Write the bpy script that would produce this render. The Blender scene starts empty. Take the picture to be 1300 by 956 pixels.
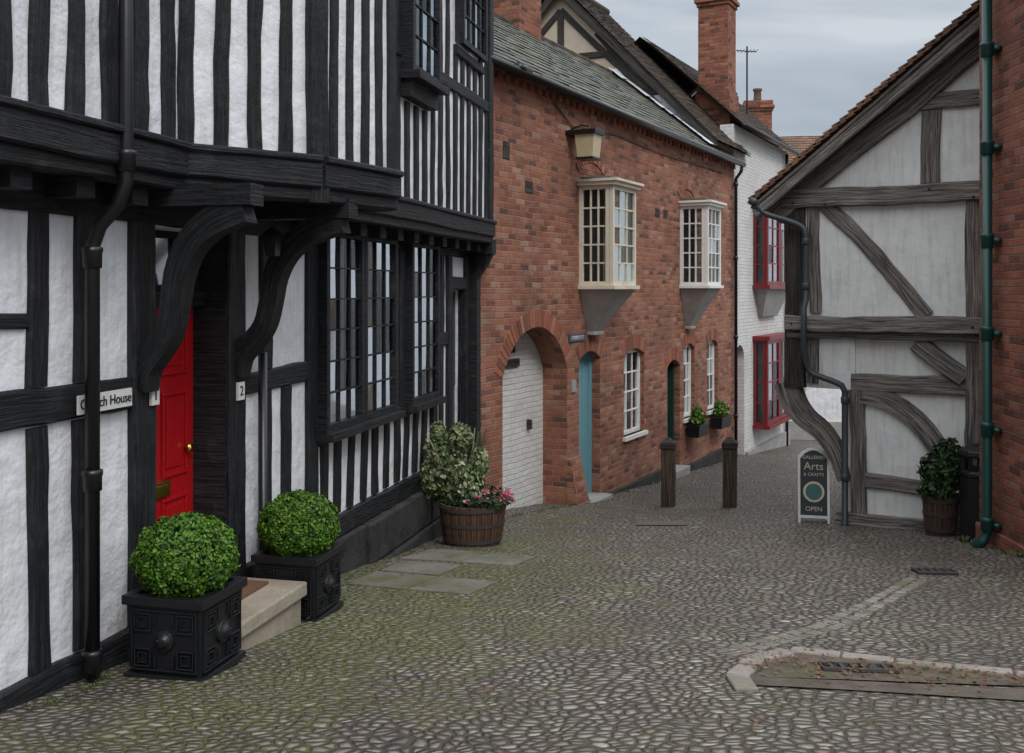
import bpy, bmesh, math, random
from mathutils import Vector, Matrix
random.seed(7)
sc=bpy.context.scene
R=random.random
def U(a,b): return a+(b-a)*R()

# ------------------------------------------------------------------ node helpers
def N(nt,t,ins=None,**pr):
    n=nt.nodes.new('ShaderNode'+t)
    for k,v in pr.items(): setattr(n,k,v)
    for k,v in (ins or {}).items():
        s=n.inputs[k]
        if isinstance(v,bpy.types.NodeSocket): nt.links.new(v,s)
        else:
            if isinstance(v,(tuple,list)) and len(v)==3 and s.type=='RGBA': v=(*v,1)
            s.default_value=v
    return n
def mixc(nt,f,a,b,bl='MIX'):
    n=nt.nodes.new('ShaderNodeMix'); n.data_type='RGBA'; n.blend_type=bl
    for i,v in ((0,f),(6,a),(7,b)):
        if isinstance(v,bpy.types.NodeSocket): nt.links.new(v,n.inputs[i])
        else: n.inputs[i].default_value=(*v,1) if isinstance(v,(tuple,list)) and len(v)==3 else v
    return n.outputs[2]
def ramp(nt,f,st,interp='LINEAR'):
    n=nt.nodes.new('ShaderNodeValToRGB'); nt.links.new(f,n.inputs[0]); cr=n.color_ramp; cr.interpolation=interp
    while len(cr.elements)<len(st): cr.elements.new(.5)
    for e,(p,c) in zip(cr.elements,st):
        e.position=p; e.color=(c,c,c,1) if not isinstance(c,(tuple,list)) else (*c,1)
    return n.outputs[0]
def math_(nt,op,a,b=0.0,c=None,clamp=False):
    n=nt.nodes.new('ShaderNodeMath'); n.operation=op; n.use_clamp=clamp
    for i,v in enumerate((a,b) if c is None else (a,b,c)):
        if isinstance(v,bpy.types.NodeSocket): nt.links.new(v,n.inputs[i])
        else: n.inputs[i].default_value=v
    return n.outputs[0]
def newmat(name):
    m=bpy.data.materials.new(name); m.use_nodes=True; nt=m.node_tree
    b=nt.nodes['Principled BSDF']; return m,nt,b
def setc(nt,b,col=None,rough=None,bump=None,bs=.3,bd=.01,spec=None):
    if col is not None:
        if isinstance(col,bpy.types.NodeSocket): nt.links.new(col,b.inputs['Base Color'])
        else: b.inputs['Base Color'].default_value=(*col,1)
    if rough is not None:
        if isinstance(rough,bpy.types.NodeSocket): nt.links.new(rough,b.inputs['Roughness'])
        else: b.inputs['Roughness'].default_value=rough
    if spec is not None: b.inputs['Specular IOR Level'].default_value=spec
    if bump is not None:
        bn=N(nt,'Bump',{'Height':bump,'Strength':bs,'Distance':bd}); nt.links.new(bn.outputs[0],b.inputs['Normal'])
def coords(nt,kind='UV',scale=(1,1,1),rot=(0,0,0)):
    tc=N(nt,'TexCoord'); mp=N(nt,'Mapping',{'Vector':tc.outputs[kind],'Scale':scale,'Rotation':rot}); return mp.outputs[0]
def noise(nt,v,s,d=4,r=.55,dist=0.0):
    return N(nt,'TexNoise',{'Vector':v,'Scale':s,'Detail':min(d,4),'Roughness':r,'Distortion':dist}).outputs[0]

def m_paint(name,col,rough=.5,var=.25,bs=.25,sc_=12,dirt=(.2,.17,.13),dirtamt=.25):
    m,nt,b=newmat(name); v=coords(nt,'Object')
    n1=noise(nt,v,sc_); n2=noise(nt,v,2.3,6,.65)
    c=mixc(nt,ramp(nt,n1,[(.3,0.),(.75,var)]),col,tuple(x*.55 for x in col))
    c=mixc(nt,ramp(nt,n2,[(.52,0.),(.8,dirtamt)]),c,dirt)
    setc(nt,b,c,rough,n1,bs,.01); return m
def m_plaster(name,col,lump=.5):
    m,nt,b=newmat(name); v=coords(nt,'Object')
    n1=noise(nt,v,5,3,.5); n2=noise(nt,v,38,4,.6); n3=noise(nt,coords(nt,'Object',(7,7,.8)),2.2,5,.65); n4=noise(nt,v,1.4,4,.7)
    c=mixc(nt,ramp(nt,n1,[(.4,0.),(.8,.35)]),col,(col[0]*.74,col[1]*.76,col[2]*.80))
    c=mixc(nt,ramp(nt,n3,[(.48,0.),(.78,.55)]),c,(.40,.38,.34))
    c=mixc(nt,ramp(nt,n4,[(.5,0.),(.75,.35)]),c,(.46,.44,.40))
    c=mixc(nt,ramp(nt,n2,[(.62,0.),(.75,.3)]),c,(.3,.28,.25))
    h=math_(nt,'ADD',math_(nt,'MULTIPLY',n1,1.0),math_(nt,'MULTIPLY',n2,.14))
    setc(nt,b,c,.88,h,lump,.05); return m
def m_blacktimber():
    m,nt,b=newmat('black_painted_timber'); v=coords(nt,'UV',(2.5,45,1)); v2=coords(nt,'Object')
    g=noise(nt,v,1.2,6,.65,.6); n2=noise(nt,v2,7,5,.6)
    c=mixc(nt,ramp(nt,g,[(.45,0.),(.8,1.)]),(.006,.0065,.008),(.028,.030,.035))
    c=mixc(nt,ramp(nt,n2,[(.57,0.),(.8,.5)]),c,(.06,.06,.062))
    h=math_(nt,'ADD',g,math_(nt,'MULTIPLY',n2,.9))
    setc(nt,b,c,ramp(nt,g,[(.3,.45),(.7,.72)]),h,.75,.02,.35); return m
def m_oldtimber(name='weathered_oak',a=(.09,.077,.068),bb=(.40,.36,.32)):
    m,nt,b=newmat(name); v=coords(nt,'UV',(1.2,30,1)); v2=coords(nt,'Object')
    g=noise(nt,v,1.6,8,.7,.8); n2=noise(nt,v2,3,5,.6)
    c=ramp(nt,g,[(.34,tuple(x*.45 for x in a)),(.42,a),(.55,tuple((x+y)/2.1 for x,y in zip(a,bb))),(.7,bb)])
    c=mixc(nt,ramp(nt,n2,[(.5,0.),(.75,.5)]),c,tuple(x*1.4 for x in a))
    setc(nt,b,c,.85,g,.9,.02,.3); return m
def m_brick(name,cols,mort,w=.215,h=.072,bs=.8,soot=.6,blot=(.1,.05,.035),mott=.5):
    m,nt,b=newmat(name); tc=N(nt,'TexCoord')
    nz=N(nt,'TexNoise',{'Vector':tc.outputs['UV'],'Scale':2.6,'Detail':3}).outputs[1]
    off=N(nt,'VectorMath',{0:nz,1:(.5,.5,.5)},operation='SUBTRACT').outputs[0]
    off=N(nt,'VectorMath',{0:off,'Scale':.042},operation='SCALE').outputs[0]
    v=N(nt,'VectorMath',{0:tc.outputs['UV'],1:off},operation='ADD').outputs[0]
    br=N(nt,'TexBrick',{'Vector':v,'Scale':1.0,'Mortar Size':.008,'Mortar Smooth':.5,'Bias':0.,'Brick Width':w,'Row Height':h})
    fac=br.outputs[1]
    s=N(nt,'SeparateXYZ',{0:v}); row=math_(nt,'FLOOR',math_(nt,'DIVIDE',s.outputs[1],h))
    par=math_(nt,'FLOORED_MODULO',row,2.0); o_=math_(nt,'MULTIPLY',math_(nt,'SUBTRACT',1.0,par),.5*w)
    col=math_(nt,'FLOOR',math_(nt,'DIVIDE',math_(nt,'ADD',s.outputs[0],o_),w))
    cid=N(nt,'CombineXYZ',{0:col,1:row}).outputs[0]
    wn=N(nt,'TexWhiteNoise',{'Vector':cid},noise_dimensions='2D').outputs[0]
    n2=noise(nt,tc.outputs['UV'],1.1,4,.65); n3=noise(nt,tc.outputs['UV'],55,3,.6); n4=noise(nt,tc.outputs['UV'],13,4,.7)
    k=len(cols); c=ramp(nt,wn,[(i/(k-1),cc) for i,cc in enumerate(cols)])
    c=mixc(nt,ramp(nt,n3,[(.4,.0),(.75,.55)]),c,tuple(x*.6 for x in cols[0]))
    c=mixc(nt,ramp(nt,n4,[(.56,0.),(.72,mott)]),c,tuple(min(.7,x*1.0+.05) for x in cols[-1]))
    c=mixc(nt,ramp(nt,n4,[(.28,.6),(.42,0.)]),c,cols[0])
    n5=noise(nt,tc.outputs['UV'],3.,3,.6)
    c=mixc(nt,math_(nt,'MULTIPLY',fac,ramp(nt,n5,[(.3,.4),(.65,1.)])),c,mort)
    c=mixc(nt,ramp(nt,n2,[(.46,0.),(.7,soot)]),c,blot)
    hh=math_(nt,'ADD',math_(nt,'SUBTRACT',1.,fac),math_(nt,'MULTIPLY',n3,.45))
    hh=math_(nt,'ADD',hh,math_(nt,'MULTIPLY',n4,.8))
    hh=math_(nt,'ADD',hh,math_(nt,'MULTIPLY',wn,.4))
    setc(nt,b,c,.9,hh,bs,.014,.25); return m
def m_island(name,cols,rough=.7,bs=.4,nsc=25,moss=None,spec=None,mo=.75):
    m,nt,b=newmat(name); g=N(nt,'NewGeometry'); k=len(cols)
    c=ramp(nt,g.outputs['Random Per Island'],[(i/(k-1),cc) for i,cc in enumerate(cols)])
    v=coords(nt,'Object'); n=noise(nt,v,nsc,4,.6)
    c=mixc(nt,ramp(nt,n,[(.35,0.),(.8,.5)]),c,tuple(x*.5 for x in cols[0]))
    if moss:
        n2=noise(nt,v,1.6,7,.7); c=mixc(nt,ramp(nt,n2,[(.45,0.),(.66,mo)]),c,moss)
    setc(nt,b,c,rough,n,bs,.01,spec); return m
def m_leaf(name,cols):
    m,nt,b=newmat(name); g=N(nt,'NewGeometry'); k=len(cols)
    c=ramp(nt,g.outputs['Random Per Island'],[(i/(k-1),cc) for i,cc in enumerate(cols)])
    setc(nt,b,c,.5,None,spec=.3); return m
def m_glass():
    m,nt,b=newmat('window_glass'); nt.nodes.remove(b)
    t=N(nt,'BsdfTransparent',{'Color':(.74,.78,.78)}); gl=N(nt,'BsdfGlossy',{'Color':(.62,.68,.74),'Roughness':.05})
    fr=N(nt,'Fresnel',{'IOR':1.45}).outputs[0]
    f=math_(nt,'ADD',math_(nt,'MULTIPLY',fr,.9),.02,clamp=True)
    mx=N(nt,'MixShader',{0:f,1:t.outputs[0],2:gl.outputs[0]}); nt.links.new(mx.outputs[0],nt.nodes['Material Output'].inputs[0]); return m
def m_flat(name,col,rough=.6,metal=0,spec=None):
    m,nt,b=newmat(name); v=coords(nt,'Object'); n=noise(nt,v,30,3,.6)
    c=mixc(nt,ramp(nt,n,[(.4,0.),(.8,.4)]),col,tuple(x*.5 for x in col))
    setc(nt,b,c,rough,n,.15,.005,spec); b.inputs['Metallic'].default_value=metal; return m
def m_cobble():
    m,nt,b=newmat('cobblestones'); tc=N(nt,'TexCoord'); o=tc.outputs['Object']
    nz=N(nt,'TexNoise',{'Vector':o,'Scale':2.0,'Detail':2}).outputs[1]
    off=N(nt,'VectorMath',{0:nz,1:(.5,.5,.5)},operation='SUBTRACT').outputs[0]
    off=N(nt,'VectorMath',{0:off,'Scale':.2},operation='SCALE').outputs[0]
    v=N(nt,'VectorMath',{0:o,1:off},operation='ADD').outputs[0]
    v=N(nt,'Mapping',{'Vector':v,'Scale':(16,21,0),'Rotation':(0,0,.3)}).outputs[0]
    ve=N(nt,'TexVoronoi',{'Vector':v,'Scale':1.,'Randomness':.9},voronoi_dimensions='2D',feature='DISTANCE_TO_EDGE').outputs[0]
    vc=N(nt,'TexVoronoi',{'Vector':v,'Scale':1.,'Randomness':.9},voronoi_dimensions='2D',feature='F1')
    cid=vc.outputs['Color']; d=vc.outputs['Distance']
    sep=N(nt,'SeparateColor',{0:cid}); rnd=sep.outputs[0]; rnd2=sep.outputs[1]
    st=ramp(nt,rnd,[(0,(.13,.115,.105)),(.3,(.235,.21,.185)),(.55,(.32,.285,.25)),(.72,(.20,.135,.115)),(.86,(.28,.245,.225)),(1,(.47,.43,.37))])
    n1=noise(nt,o,.8,4,.65); n2=noise(nt,o,45,3,.65); n3=noise(nt,o,2.1,4,.7); n4=noise(nt,o,.45,4,.65)
    st=mixc(nt,ramp(nt,n2,[(.38,0.),(.8,.55)]),st,(.10,.09,.08))
    # rounded stones: shrink each cell to a pebble
    peb=math_(nt,'SUBTRACT',ve,math_(nt,'MULTIPLY',math_(nt,'POWER',d,2.),.28))
    jw=math_(nt,'ADD',peb,math_(nt,'MULTIPLY',math_(nt,'SUBTRACT',n3,.5),.16))
    joint=ramp(nt,jw,[(.02,1.),(.12,0.)])
    sx=N(nt,'SeparateXYZ',{0:o})
    dx=math_(nt,'ABSOLUTE',math_(nt,'SUBTRACT',math_(nt,'MULTIPLY_ADD',sx.outputs[1],-.2423,sx.outputs[0]),-2.3))
    mx=math_(nt,'MULTIPLY',dx,-.25)
    my=math_(nt,'MULTIPLY',math_(nt,'ABSOLUTE',math_(nt,'SUBTRACT',sx.outputs[1],7.0)),-.055)
    ms=math_(nt,'ADD',math_(nt,'ADD',n3,math_(nt,'ADD',mx,my)),math_(nt,'MULTIPLY_ADD',n1,.75,.03))
    moss=ramp(nt,ms,[(.48,0.),(.80,1.)])
    jc=mixc(nt,ramp(nt,n3,[(.42,0.),(.6,.9)]),(.06,.048,.036),(.062,.07,.024))
    c=mixc(nt,joint,st,jc)
    mossc=mixc(nt,ramp(nt,n2,[(.3,0.),(.7,1.)]),(.05,.062,.014),(.17,.185,.045))
    mm=math_(nt,'MULTIPLY',moss,ramp(nt,jw,[(.03,1.),(.3,.25)]))
    c=mixc(nt,mm,c,mossc)
    wet=ramp(nt,n4,[(.42,0.),(.62,1.)])
    c=mixc(nt,math_(nt,'MULTIPLY',wet,.45),c,mixc(nt,.5,c,(.045,.036,.03)))
    c=mixc(nt,ramp(nt,n1,[(.48,0.),(.7,.45)]),c,(.115,.09,.068))
    dome=ramp(nt,jw,[(0.0,0.),(.08,.45),(.2,.82),(.42,1.)],'EASE')
    h=math_(nt,'ADD',dome,math_(nt,'MULTIPLY',n2,.16))
    h=math_(nt,'ADD',h,math_(nt,'MULTIPLY',rnd2,.4))
    h=math_(nt,'SUBTRACT',h,math_(nt,'MULTIPLY',d,.5))
    ro=math_(nt,'ADD',ramp(nt,rnd2,[(0,.42),(1,.62)]),math_(nt,'MULTIPLY',joint,.35)); ro=math_(nt,'SUBTRACT',ro,math_(nt,'MULTIPLY',wet,.14))
    setc(nt,b,c,ro,h,1.,.026,.45)
    return m
def m_stone(name,a,b_,s=3,rough=.85,bs=.5,moss=0.):
    m,nt,b=newmat(name); v=coords(nt,'Object'); n=noise(nt,v,s,8,.65); n2=noise(nt,v,50,4,.6)
    c=mixc(nt,ramp(nt,n,[(.3,0.),(.7,1.)]),a,b_); c=mixc(nt,ramp(nt,n2,[(.4,0.),(.8,.4)]),c,tuple(x*.5 for x in a))
    if moss: c=mixc(nt,ramp(nt,noise(nt,v,2.2,6,.7),[(.48,0.),(.66,moss)]),c,(.085,.10,.035))
    setc(nt,b,c,rough,math_(nt,'ADD',n,math_(nt,'MULTIPLY',n2,.4)),bs,.02,.3); return m

BLACK=m_blacktimber(); PLASTER=m_plaster('white_limewash',(.72,.725,.75),.65); PLASTER2=m_plaster('cream_limewash',(.80,.785,.75),.35)
CREAM=m_plaster('cream_render',(.46,.38,.28),.3)
OAK=m_oldtimber(); OAKD=m_oldtimber('dark_oak',(.02,.018,.016),(.1,.09,.08))
BRICK=m_brick('orange_red_brick',[(.13,.058,.045),(.24,.085,.055),(.33,.115,.068),(.37,.145,.085),(.28,.10,.062),(.40,.18,.11),(.31,.12,.075),(.42,.25,.18)],(.27,.225,.18))
BRICK2=m_brick('red_brick_right',[(.11,.045,.035),(.22,.07,.045),(.30,.10,.06),(.34,.12,.07),(.26,.085,.055),(.34,.16,.11)],(.17,.14,.115),bs=.8)
BRICKC=m_brick('chimney_brick',[(.10,.04,.03),(.24,.08,.05),(.34,.12,.07),(.29,.10,.06),(.38,.17,.1)],(.2,.16,.13))
WBRICK=m_brick('white_painted_brick',[(.60,.60,.58),(.67,.67,.65),(.63,.63,.61),(.70,.70,.68)],(.46,.45,.43),bs=.6,soot=.35,blot=(.36,.33,.29),mott=.2)
VOUS=m_island('arch_brick',[(.22,.08,.05),(.35,.125,.072),(.15,.06,.045),(.38,.18,.12)],.88,.4,25,None,.3)
SLATE=m_island('slate',[(.05,.056,.048),(.10,.105,.088),(.065,.07,.066),(.15,.155,.135),(.08,.078,.065)],.7,.4,18,(.10,.10,.05),.3,.9)
TILE=m_island('clay_tile_dark',[(.045,.034,.03),(.085,.06,.045),(.065,.055,.048),(.12,.085,.065)],.9,.5,18,(.07,.063,.04),.2)
TILEO=m_island('clay_tile_orange',[(.17,.085,.06),(.26,.13,.085),(.14,.085,.065),(.31,.18,.12)],.85,.5,18,(.1,.09,.06),.2)
GLASS=m_glass(); DARK=m_flat('painted_dark_interior',(.012,.012,.013),.9); DIM=m_flat('painted_dim_interior',(.05,.048,.044),.9)  # DARK and DIM: shade of unlit rooms put into the panel colour
CURT=m_flat('curtain_cloth',(.40,.29,.21),.9); NET=m_flat('net_curtain',(.6,.6,.58),.9)
WPAINT=m_paint('white_window_paint',(.74,.73,.69),.45,.2,.1); CPAINT=m_paint('cream_window_paint',(.66,.60,.48),.5,.25,.1,dirtamt=.4)
RED=m_flat('red_door_paint',(.42,.008,.012),.2); REDW=m_flat('dark_red_paint',(.17,.010,.014),.4)
BLUE=m_paint('pale_blue_door_paint',(.15,.32,.37),.5,.15,.1); DGREEN=m_flat('dark_green_paint',(.01,.04,.03),.4)
GREY=m_stone('grey_render',(.27,.26,.25),(.38,.37,.35),4); STONE=m_stone('pale_step_stone',(.26,.22,.17),(.38,.33,.26),4,moss=.4)
SLAB=m_stone('paving_slab',(.14,.125,.105),(.22,.20,.17),3,moss=.8); KERB=m_stone('kerb_stone',(.20,.17,.15),(.33,.29,.26),5,moss=.4)
PLINTH=m_stone('dark_plinth_stone',(.012,.012,.013),(.055,.054,.052),4,.7,1.); LEAD=m_flat('lead_grey',(.016,.017,.020),.4,.3)
CIRON=m_flat('black_iron',(.008,.008,.010),.35); GPIPE=m_flat('green_pipe_paint',(.006,.050,.045),.35); GREYP=m_flat('grey_pipe_paint',(.05,.055,.062),.45)
BRASS=m_flat('brass',(.75,.5,.12),.25,1.); WSIGN=m_flat('white_sign',(.62,.62,.6),.5); INK=m_flat('sign_ink',(.01,.01,.012),.6)
BARREL=m_oldtimber('barrel_oak',(.05,.028,.018),(.16,.09,.055)); SOIL=m_flat('soil',(.03,.02,.015),.95)
ASPH=m_stone('worn_tarmac',(.075,.058,.048),(.14,.115,.095),7,.85,1.,.4)
LEADF=m_flat('lead_flashing',(.62,.64,.68),.5)
LAMPG=m_flat('lamp_glass_cream',(.5,.42,.26),.3); BSIGN=m_flat('blue_sign',(.03,.05,.09),.4); BOARD=m_flat('board_face',(.03,.035,.035),.6)
GOLD=m_flat('cream_letters',(.6,.53,.38),.6)
LEAF=m_leaf('box_leaf',[(.012,.035,.003),(.04,.105,.008),(.075,.17,.014),(.13,.25,.025)])
LEAFD=m_leaf('shrub_leaf_dark',[(.008,.02,.007),(.02,.045,.014),(.04,.08,.02)])
LEAFV=m_leaf('variegated_leaf',[(.03,.07,.02),(.09,.14,.045),(.28,.30,.16),(.36,.36,.24)])
MOSS=m_leaf('weed_leaf',[(.03,.05,.012),(.06,.085,.018),(.09,.115,.03)])
PINK=m_leaf('pink_petals',[(.5,.04,.15),(.6,.16,.32),(.42,.02,.03),(.65,.48,.52)])
DEADL=m_leaf('dead_leaf',[(.09,.045,.02),(.16,.08,.03),(.06,.035,.02)])

# ------------------------------------------------------------------ ground height
GK=[(-200,1.6),(0,1.5),(3,1.36),(4.9,1.14),(6.4,.96),(8.1,.80),(9.6,.61),(12,.33),(14.2,.07),(17,-.14),(20,-.35),(25,-.8),(30,-1.3),(40,-1.7),(600,-1.7)]
def g0(y):
    for (a,b),(c,d) in zip(GK,GK[1:]):
        if a<=y<=c: return b+(d-b)*(y-a)/(c-a)
    return -1.7
def G(x,y): 
    und=.012*math.sin(x*1.7+y*.6)*math.sin(y*1.1-x*.4) if 3.<y<24 and -1.5<x<4.2 else 0
    if und: und*=min(1,(x+1.5)*2,(4.2-x)*2,(y-3)*2,(24-y))
    return (g0(y-.5)+g0(y-.25)+g0(y)+g0(y+.25)+g0(y+.5))/5+und

# ------------------------------------------------------------------ mesh builder
class MB:
    def __init__(s): s.v=[];s.f=[];s.uv=[];s.mi=[];s.M=Matrix.Identity(4)
    def add(s,pts,faces,uvs=None,mi=0):
        b=len(s.v); P=[Vector(p) for p in pts]; s.v+= [s.M@p for p in P]
        for k,f in enumerate(faces):
            s.f.append([b+i for i in f]); s.mi.append(mi)
            if uvs: s.uv.append(uvs[k]); continue
            n=Vector((0,0,0)); q=[P[i] for i in f]
            for i in range(len(q)):
                a,c=q[i],q[(i+1)%len(q)]; n+=a.cross(c)
            ax,ay,az=abs(n.x),abs(n.y),abs(n.z)
            if az>=ax and az>=ay: s.uv.append([(p.x,p.y) for p in q])
            elif ay>=ax: s.uv.append([(p.x,p.z) for p in q])
            else: s.uv.append([(p.y,p.z) for p in q])
    def box(s,x0,x1,y0,y1,z0,z1,mi=0):
        s.add([(x,y,z) for x in (x0,x1) for y in (y0,y1) for z in (z0,z1)],
              [(0,1,3,2),(4,6,7,5),(0,4,5,1),(2,3,7,6),(0,2,6,4),(1,5,7,3)],None,mi)
    def taper(s,b0,b1,mi=0): # (x0,x1,y0,y1,z) bottom & top
        pts=[]
        for (x0,x1,y0,y1,z) in (b0,b1): pts+=[(x0,y0,z),(x1,y0,z),(x1,y1,z),(x0,y1,z)]
        s.add(pts,[(3,2,1,0),(4,5,6,7)]+[(i,(i+1)%4,4+(i+1)%4,4+i) for i in range(4)],None,mi)
    def beam(s,p0,p1,w,y0,y1,wob=.006,mi=0,c=.012,sag=0.):
        p0=Vector((p0[0],0,p0[1]));p1=Vector((p1[0],0,p1[1])); d=p1-p0; L=d.length
        if L<1e-4: return
        d.normalize(); q=Vector((-d.z,0,d.x)); n=max(2,int(L/.16)); pts=[];fs=[];uv=[]
        uo=R()*20; vo=R()*20; c=min(c,w*.25); ph=R()*6; am=wob*U(.3,1.1); a1=a2=0.
        for i in range(n+1):
            t=i/n; a1=.55*a1+U(-wob,wob)*.6; a2=.55*a2+U(-wob,wob)*.6; hw=w/2+a1; hw2=w/2+a2
            ce=p0+d*(L*t)+q*(sag*math.sin(math.pi*t)+am*math.sin(ph+L*t*3.1)); yy=y0+U(-wob,wob)*.4
            for (a,b) in ((-hw+c,yy),(hw2-c,yy),(hw2,yy+c),(hw2,y1),(-hw,y1),(-hw,yy+c)):
                p=ce+q*a; p.y=b; pts.append(p)
        vv=[0,w,w+.015,w+.08,2*w+.08,2*w+.16,2*w+.18]
        for i in range(n):
            for k in range(6):
                k2=(k+1)%6; fs.append((i*6+k,i*6+k2,(i+1)*6+k2,(i+1)*6+k))
                u0=uo+L*i/n;u1=uo+L*(i+1)/n; uv.append([(u0,vo+vv[k]),(u0,vo+vv[k+1]),(u1,vo+vv[k+1]),(u1,vo+vv[k])])
        for base in (0,n*6):
            fs.append([base+k for k in range(6)]); uv.append([(uo,vo+.1*k) for k in range(6)])
        s.add(pts,fs,uv,mi)
    def ribbon(s,path,ws,fn,t0,t1,mi=0):
        n=len(path);pts=[];fs=[];uv=[];L=0;Ls=[0]
        for i in range(1,n): L+=(Vector(path[i])-Vector(path[i-1])).length; Ls.append(L)
        for i in range(n):
            a=Vector(path[max(0,i-1)]);b=Vector(path[min(n-1,i+1)]);d=(b-a).normalized();q=Vector((-d.y,d.x)); w=ws[i] if isinstance(ws,(list,tuple)) else ws
            p=Vector(path[i]); l=p+q*w/2; r=p-q*w/2
            pts+=[fn(l.x,l.y,t0),fn(r.x,r.y,t0),fn(r.x,r.y,t1),fn(l.x,l.y,t1)]
        for i in range(n-1):
            for k in range(4):
                k2=(k+1)%4; fs.append((i*4+k,i*4+k2,i*4+4+k2,i*4+4+k)); uv.append([(Ls[i],k*.2),(Ls[i],k*.2+.15),(Ls[i+1],k*.2+.15),(Ls[i+1],k*.2)])
        for b in (0,(n-1)*4): fs.append((b,b+1,b+2,b+3)); uv.append([(0,0),(0,.1),(.1,.1),(.1,0)])
        s.add(pts,fs,uv,mi)
    def tube(s,path,r,seg=12,mi=0):
        path=[Vector(p) for p in path]; n=len(path);pts=[];fs=[]
        for i,p in enumerate(path):
            d=(path[min(n-1,i+1)]-path[max(0,i-1)]).normalized()
            a=d.orthogonal() if i==0 else a-d*a.dot(d); a.normalize(); b=d.cross(a)
            for k in range(seg):
                t=2*math.pi*k/seg; pts.append(p+(a*math.cos(t)+b*math.sin(t))*r)
        for i in range(n-1):
            for k in range(seg): fs.append((i*seg+k,i*seg+(k+1)%seg,(i+1)*seg+(k+1)%seg,(i+1)*seg+k))
        fs.append(list(range(seg)));fs.append([(n-1)*seg+k for k in range(seg)])
        s.add(pts,fs,None,mi)
    def lathe(s,cx,cy,prof,seg=32,mi=0,axis='z'):
        pts=[];fs=[];uv=[];n=len(prof)
        for (r,z) in prof:
            for k in range(seg):
                t=2*math.pi*k/seg; a,b=r*math.cos(t),r*math.sin(t)
                pts.append((cx+a,cy+b,z) if axis=='z' else (cx+a,z,cy+b))
        for i in range(n-1):
            for k in range(seg):
                fs.append((i*seg+k,i*seg+(k+1)%seg,(i+1)*seg+(k+1)%seg,(i+1)*seg+k)); z0,z1=prof[i][1],prof[i+1][1]
                uv.append([(z0,k*.06),(z0,k*.06+.06),(z1,k*.06+.06),(z1,k*.06)])
        for b in (0,(n-1)*seg):
            fs.append([b+k for k in range(seg)]);uv.append([(0,0)]*seg)
        s.add(pts,fs,uv,mi)
    def obj(s,name,parent=None,mats=(),smooth=False,bevel=0,recalc=True):
        me=bpy.data.meshes.new(name); me.from_pydata([tuple(v) for v in s.v],[],s.f)
        ul=me.uv_layers.new(name='UVMap')
        flat=[c for f in s.uv for p in f for c in p]; ul.data.foreach_set('uv',flat)
        me.polygons.foreach_set('material_index',s.mi)
        for m in mats: me.materials.append(m)
        if recalc:
            bm=bmesh.new();bm.from_mesh(me);bmesh.ops.recalc_face_normals(bm,faces=bm.faces);bm.to_mesh(me);bm.free()
        if smooth: me.polygons.foreach_set('use_smooth',[True]*len(me.polygons))
        me.update(); o=bpy.data.objects.new(name,me); sc.collection.objects.link(o)
        if parent: o.parent=parent
        if bevel:
            b=o.modifiers.new('bevel','BEVEL'); b.width=bevel; b.segments=2; b.limit_method='ANGLE'; b.angle_limit=math.radians(40)
        return o
def empty(name,x=0,y=0,z=0,d=(1,0)):
    e=bpy.data.objects.new(name,None); sc.collection.objects.link(e)
    l=math.hypot(*d); ux,uy=d[0]/l,d[1]/l
    e.matrix_world=Matrix(((ux,-uy,0,x),(uy,ux,0,y),(0,0,1,z),(0,0,0,1))); e.empty_display_size=.2
    return e
def seg_M(x0,y0,x1,y1,z=0):
    l=math.hypot(x1-x0,y1-y0);ux,uy=(x1-x0)/l,(y1-y0)/l
    return Matrix(((ux,-uy,0,x0),(uy,ux,0,y0),(0,0,1,z),(0,0,0,1))),l
def wall(name,parent,outline,holes,y0,y1,mat,M=None):
    cu=bpy.data.curves.new(name,'CURVE');cu.dimensions='2D';cu.fill_mode='BOTH';cu.extrude=(y1-y0)/2
    for pl in [outline]+holes:
        sp=cu.splines.new('POLY');sp.points.add(len(pl)-1);sp.use_cyclic_u=True
        for p,q in zip(sp.points,pl): p.co=(q[0],q[1],0,1)
    o=bpy.data.objects.new(name,cu);sc.collection.objects.link(o)
    dg=bpy.context.evaluated_depsgraph_get();dg.update(); me=bpy.data.meshes.new_from_object(o.evaluated_get(dg))
    bpy.data.objects.remove(o)
    mb=MB(); 
    if M: mb.M=M
    pts=[(v.co.x,(y0+y1)/2+v.co.z,v.co.y) for v in me.vertices]
    mb.add(pts,[list(p.vertices) for p in me.polygons])
    return weld(mb.obj(name,parent,[mat]))
def weld(ob):
    bm=bmesh.new();bm.from_mesh(ob.data);bmesh.ops.remove_doubles(bm,verts=bm.verts,dist=1e-5);bmesh.ops.recalc_face_normals(bm,faces=bm.faces);bm.to_mesh(ob.data);bm.free();return ob
def rect(x0,x1,z0,z1): return [(x0,z0),(x1,z0),(x1,z1),(x0,z1)]
def arch(x0,x1,z0,zs,rise,n=12):
    w=x1-x0;Rr=(w*w/4+rise*rise)/(2*rise);cz=zs+rise-Rr;cx=(x0+x1)/2;a=math.asin(min(1,w/2/Rr))
    return [(x0,z0),(x1,z0)]+[(cx+Rr*math.sin(a-2*a*i/n),cz+Rr*math.cos(a-2*a*i/n)) for i in range(n+1)]
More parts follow.
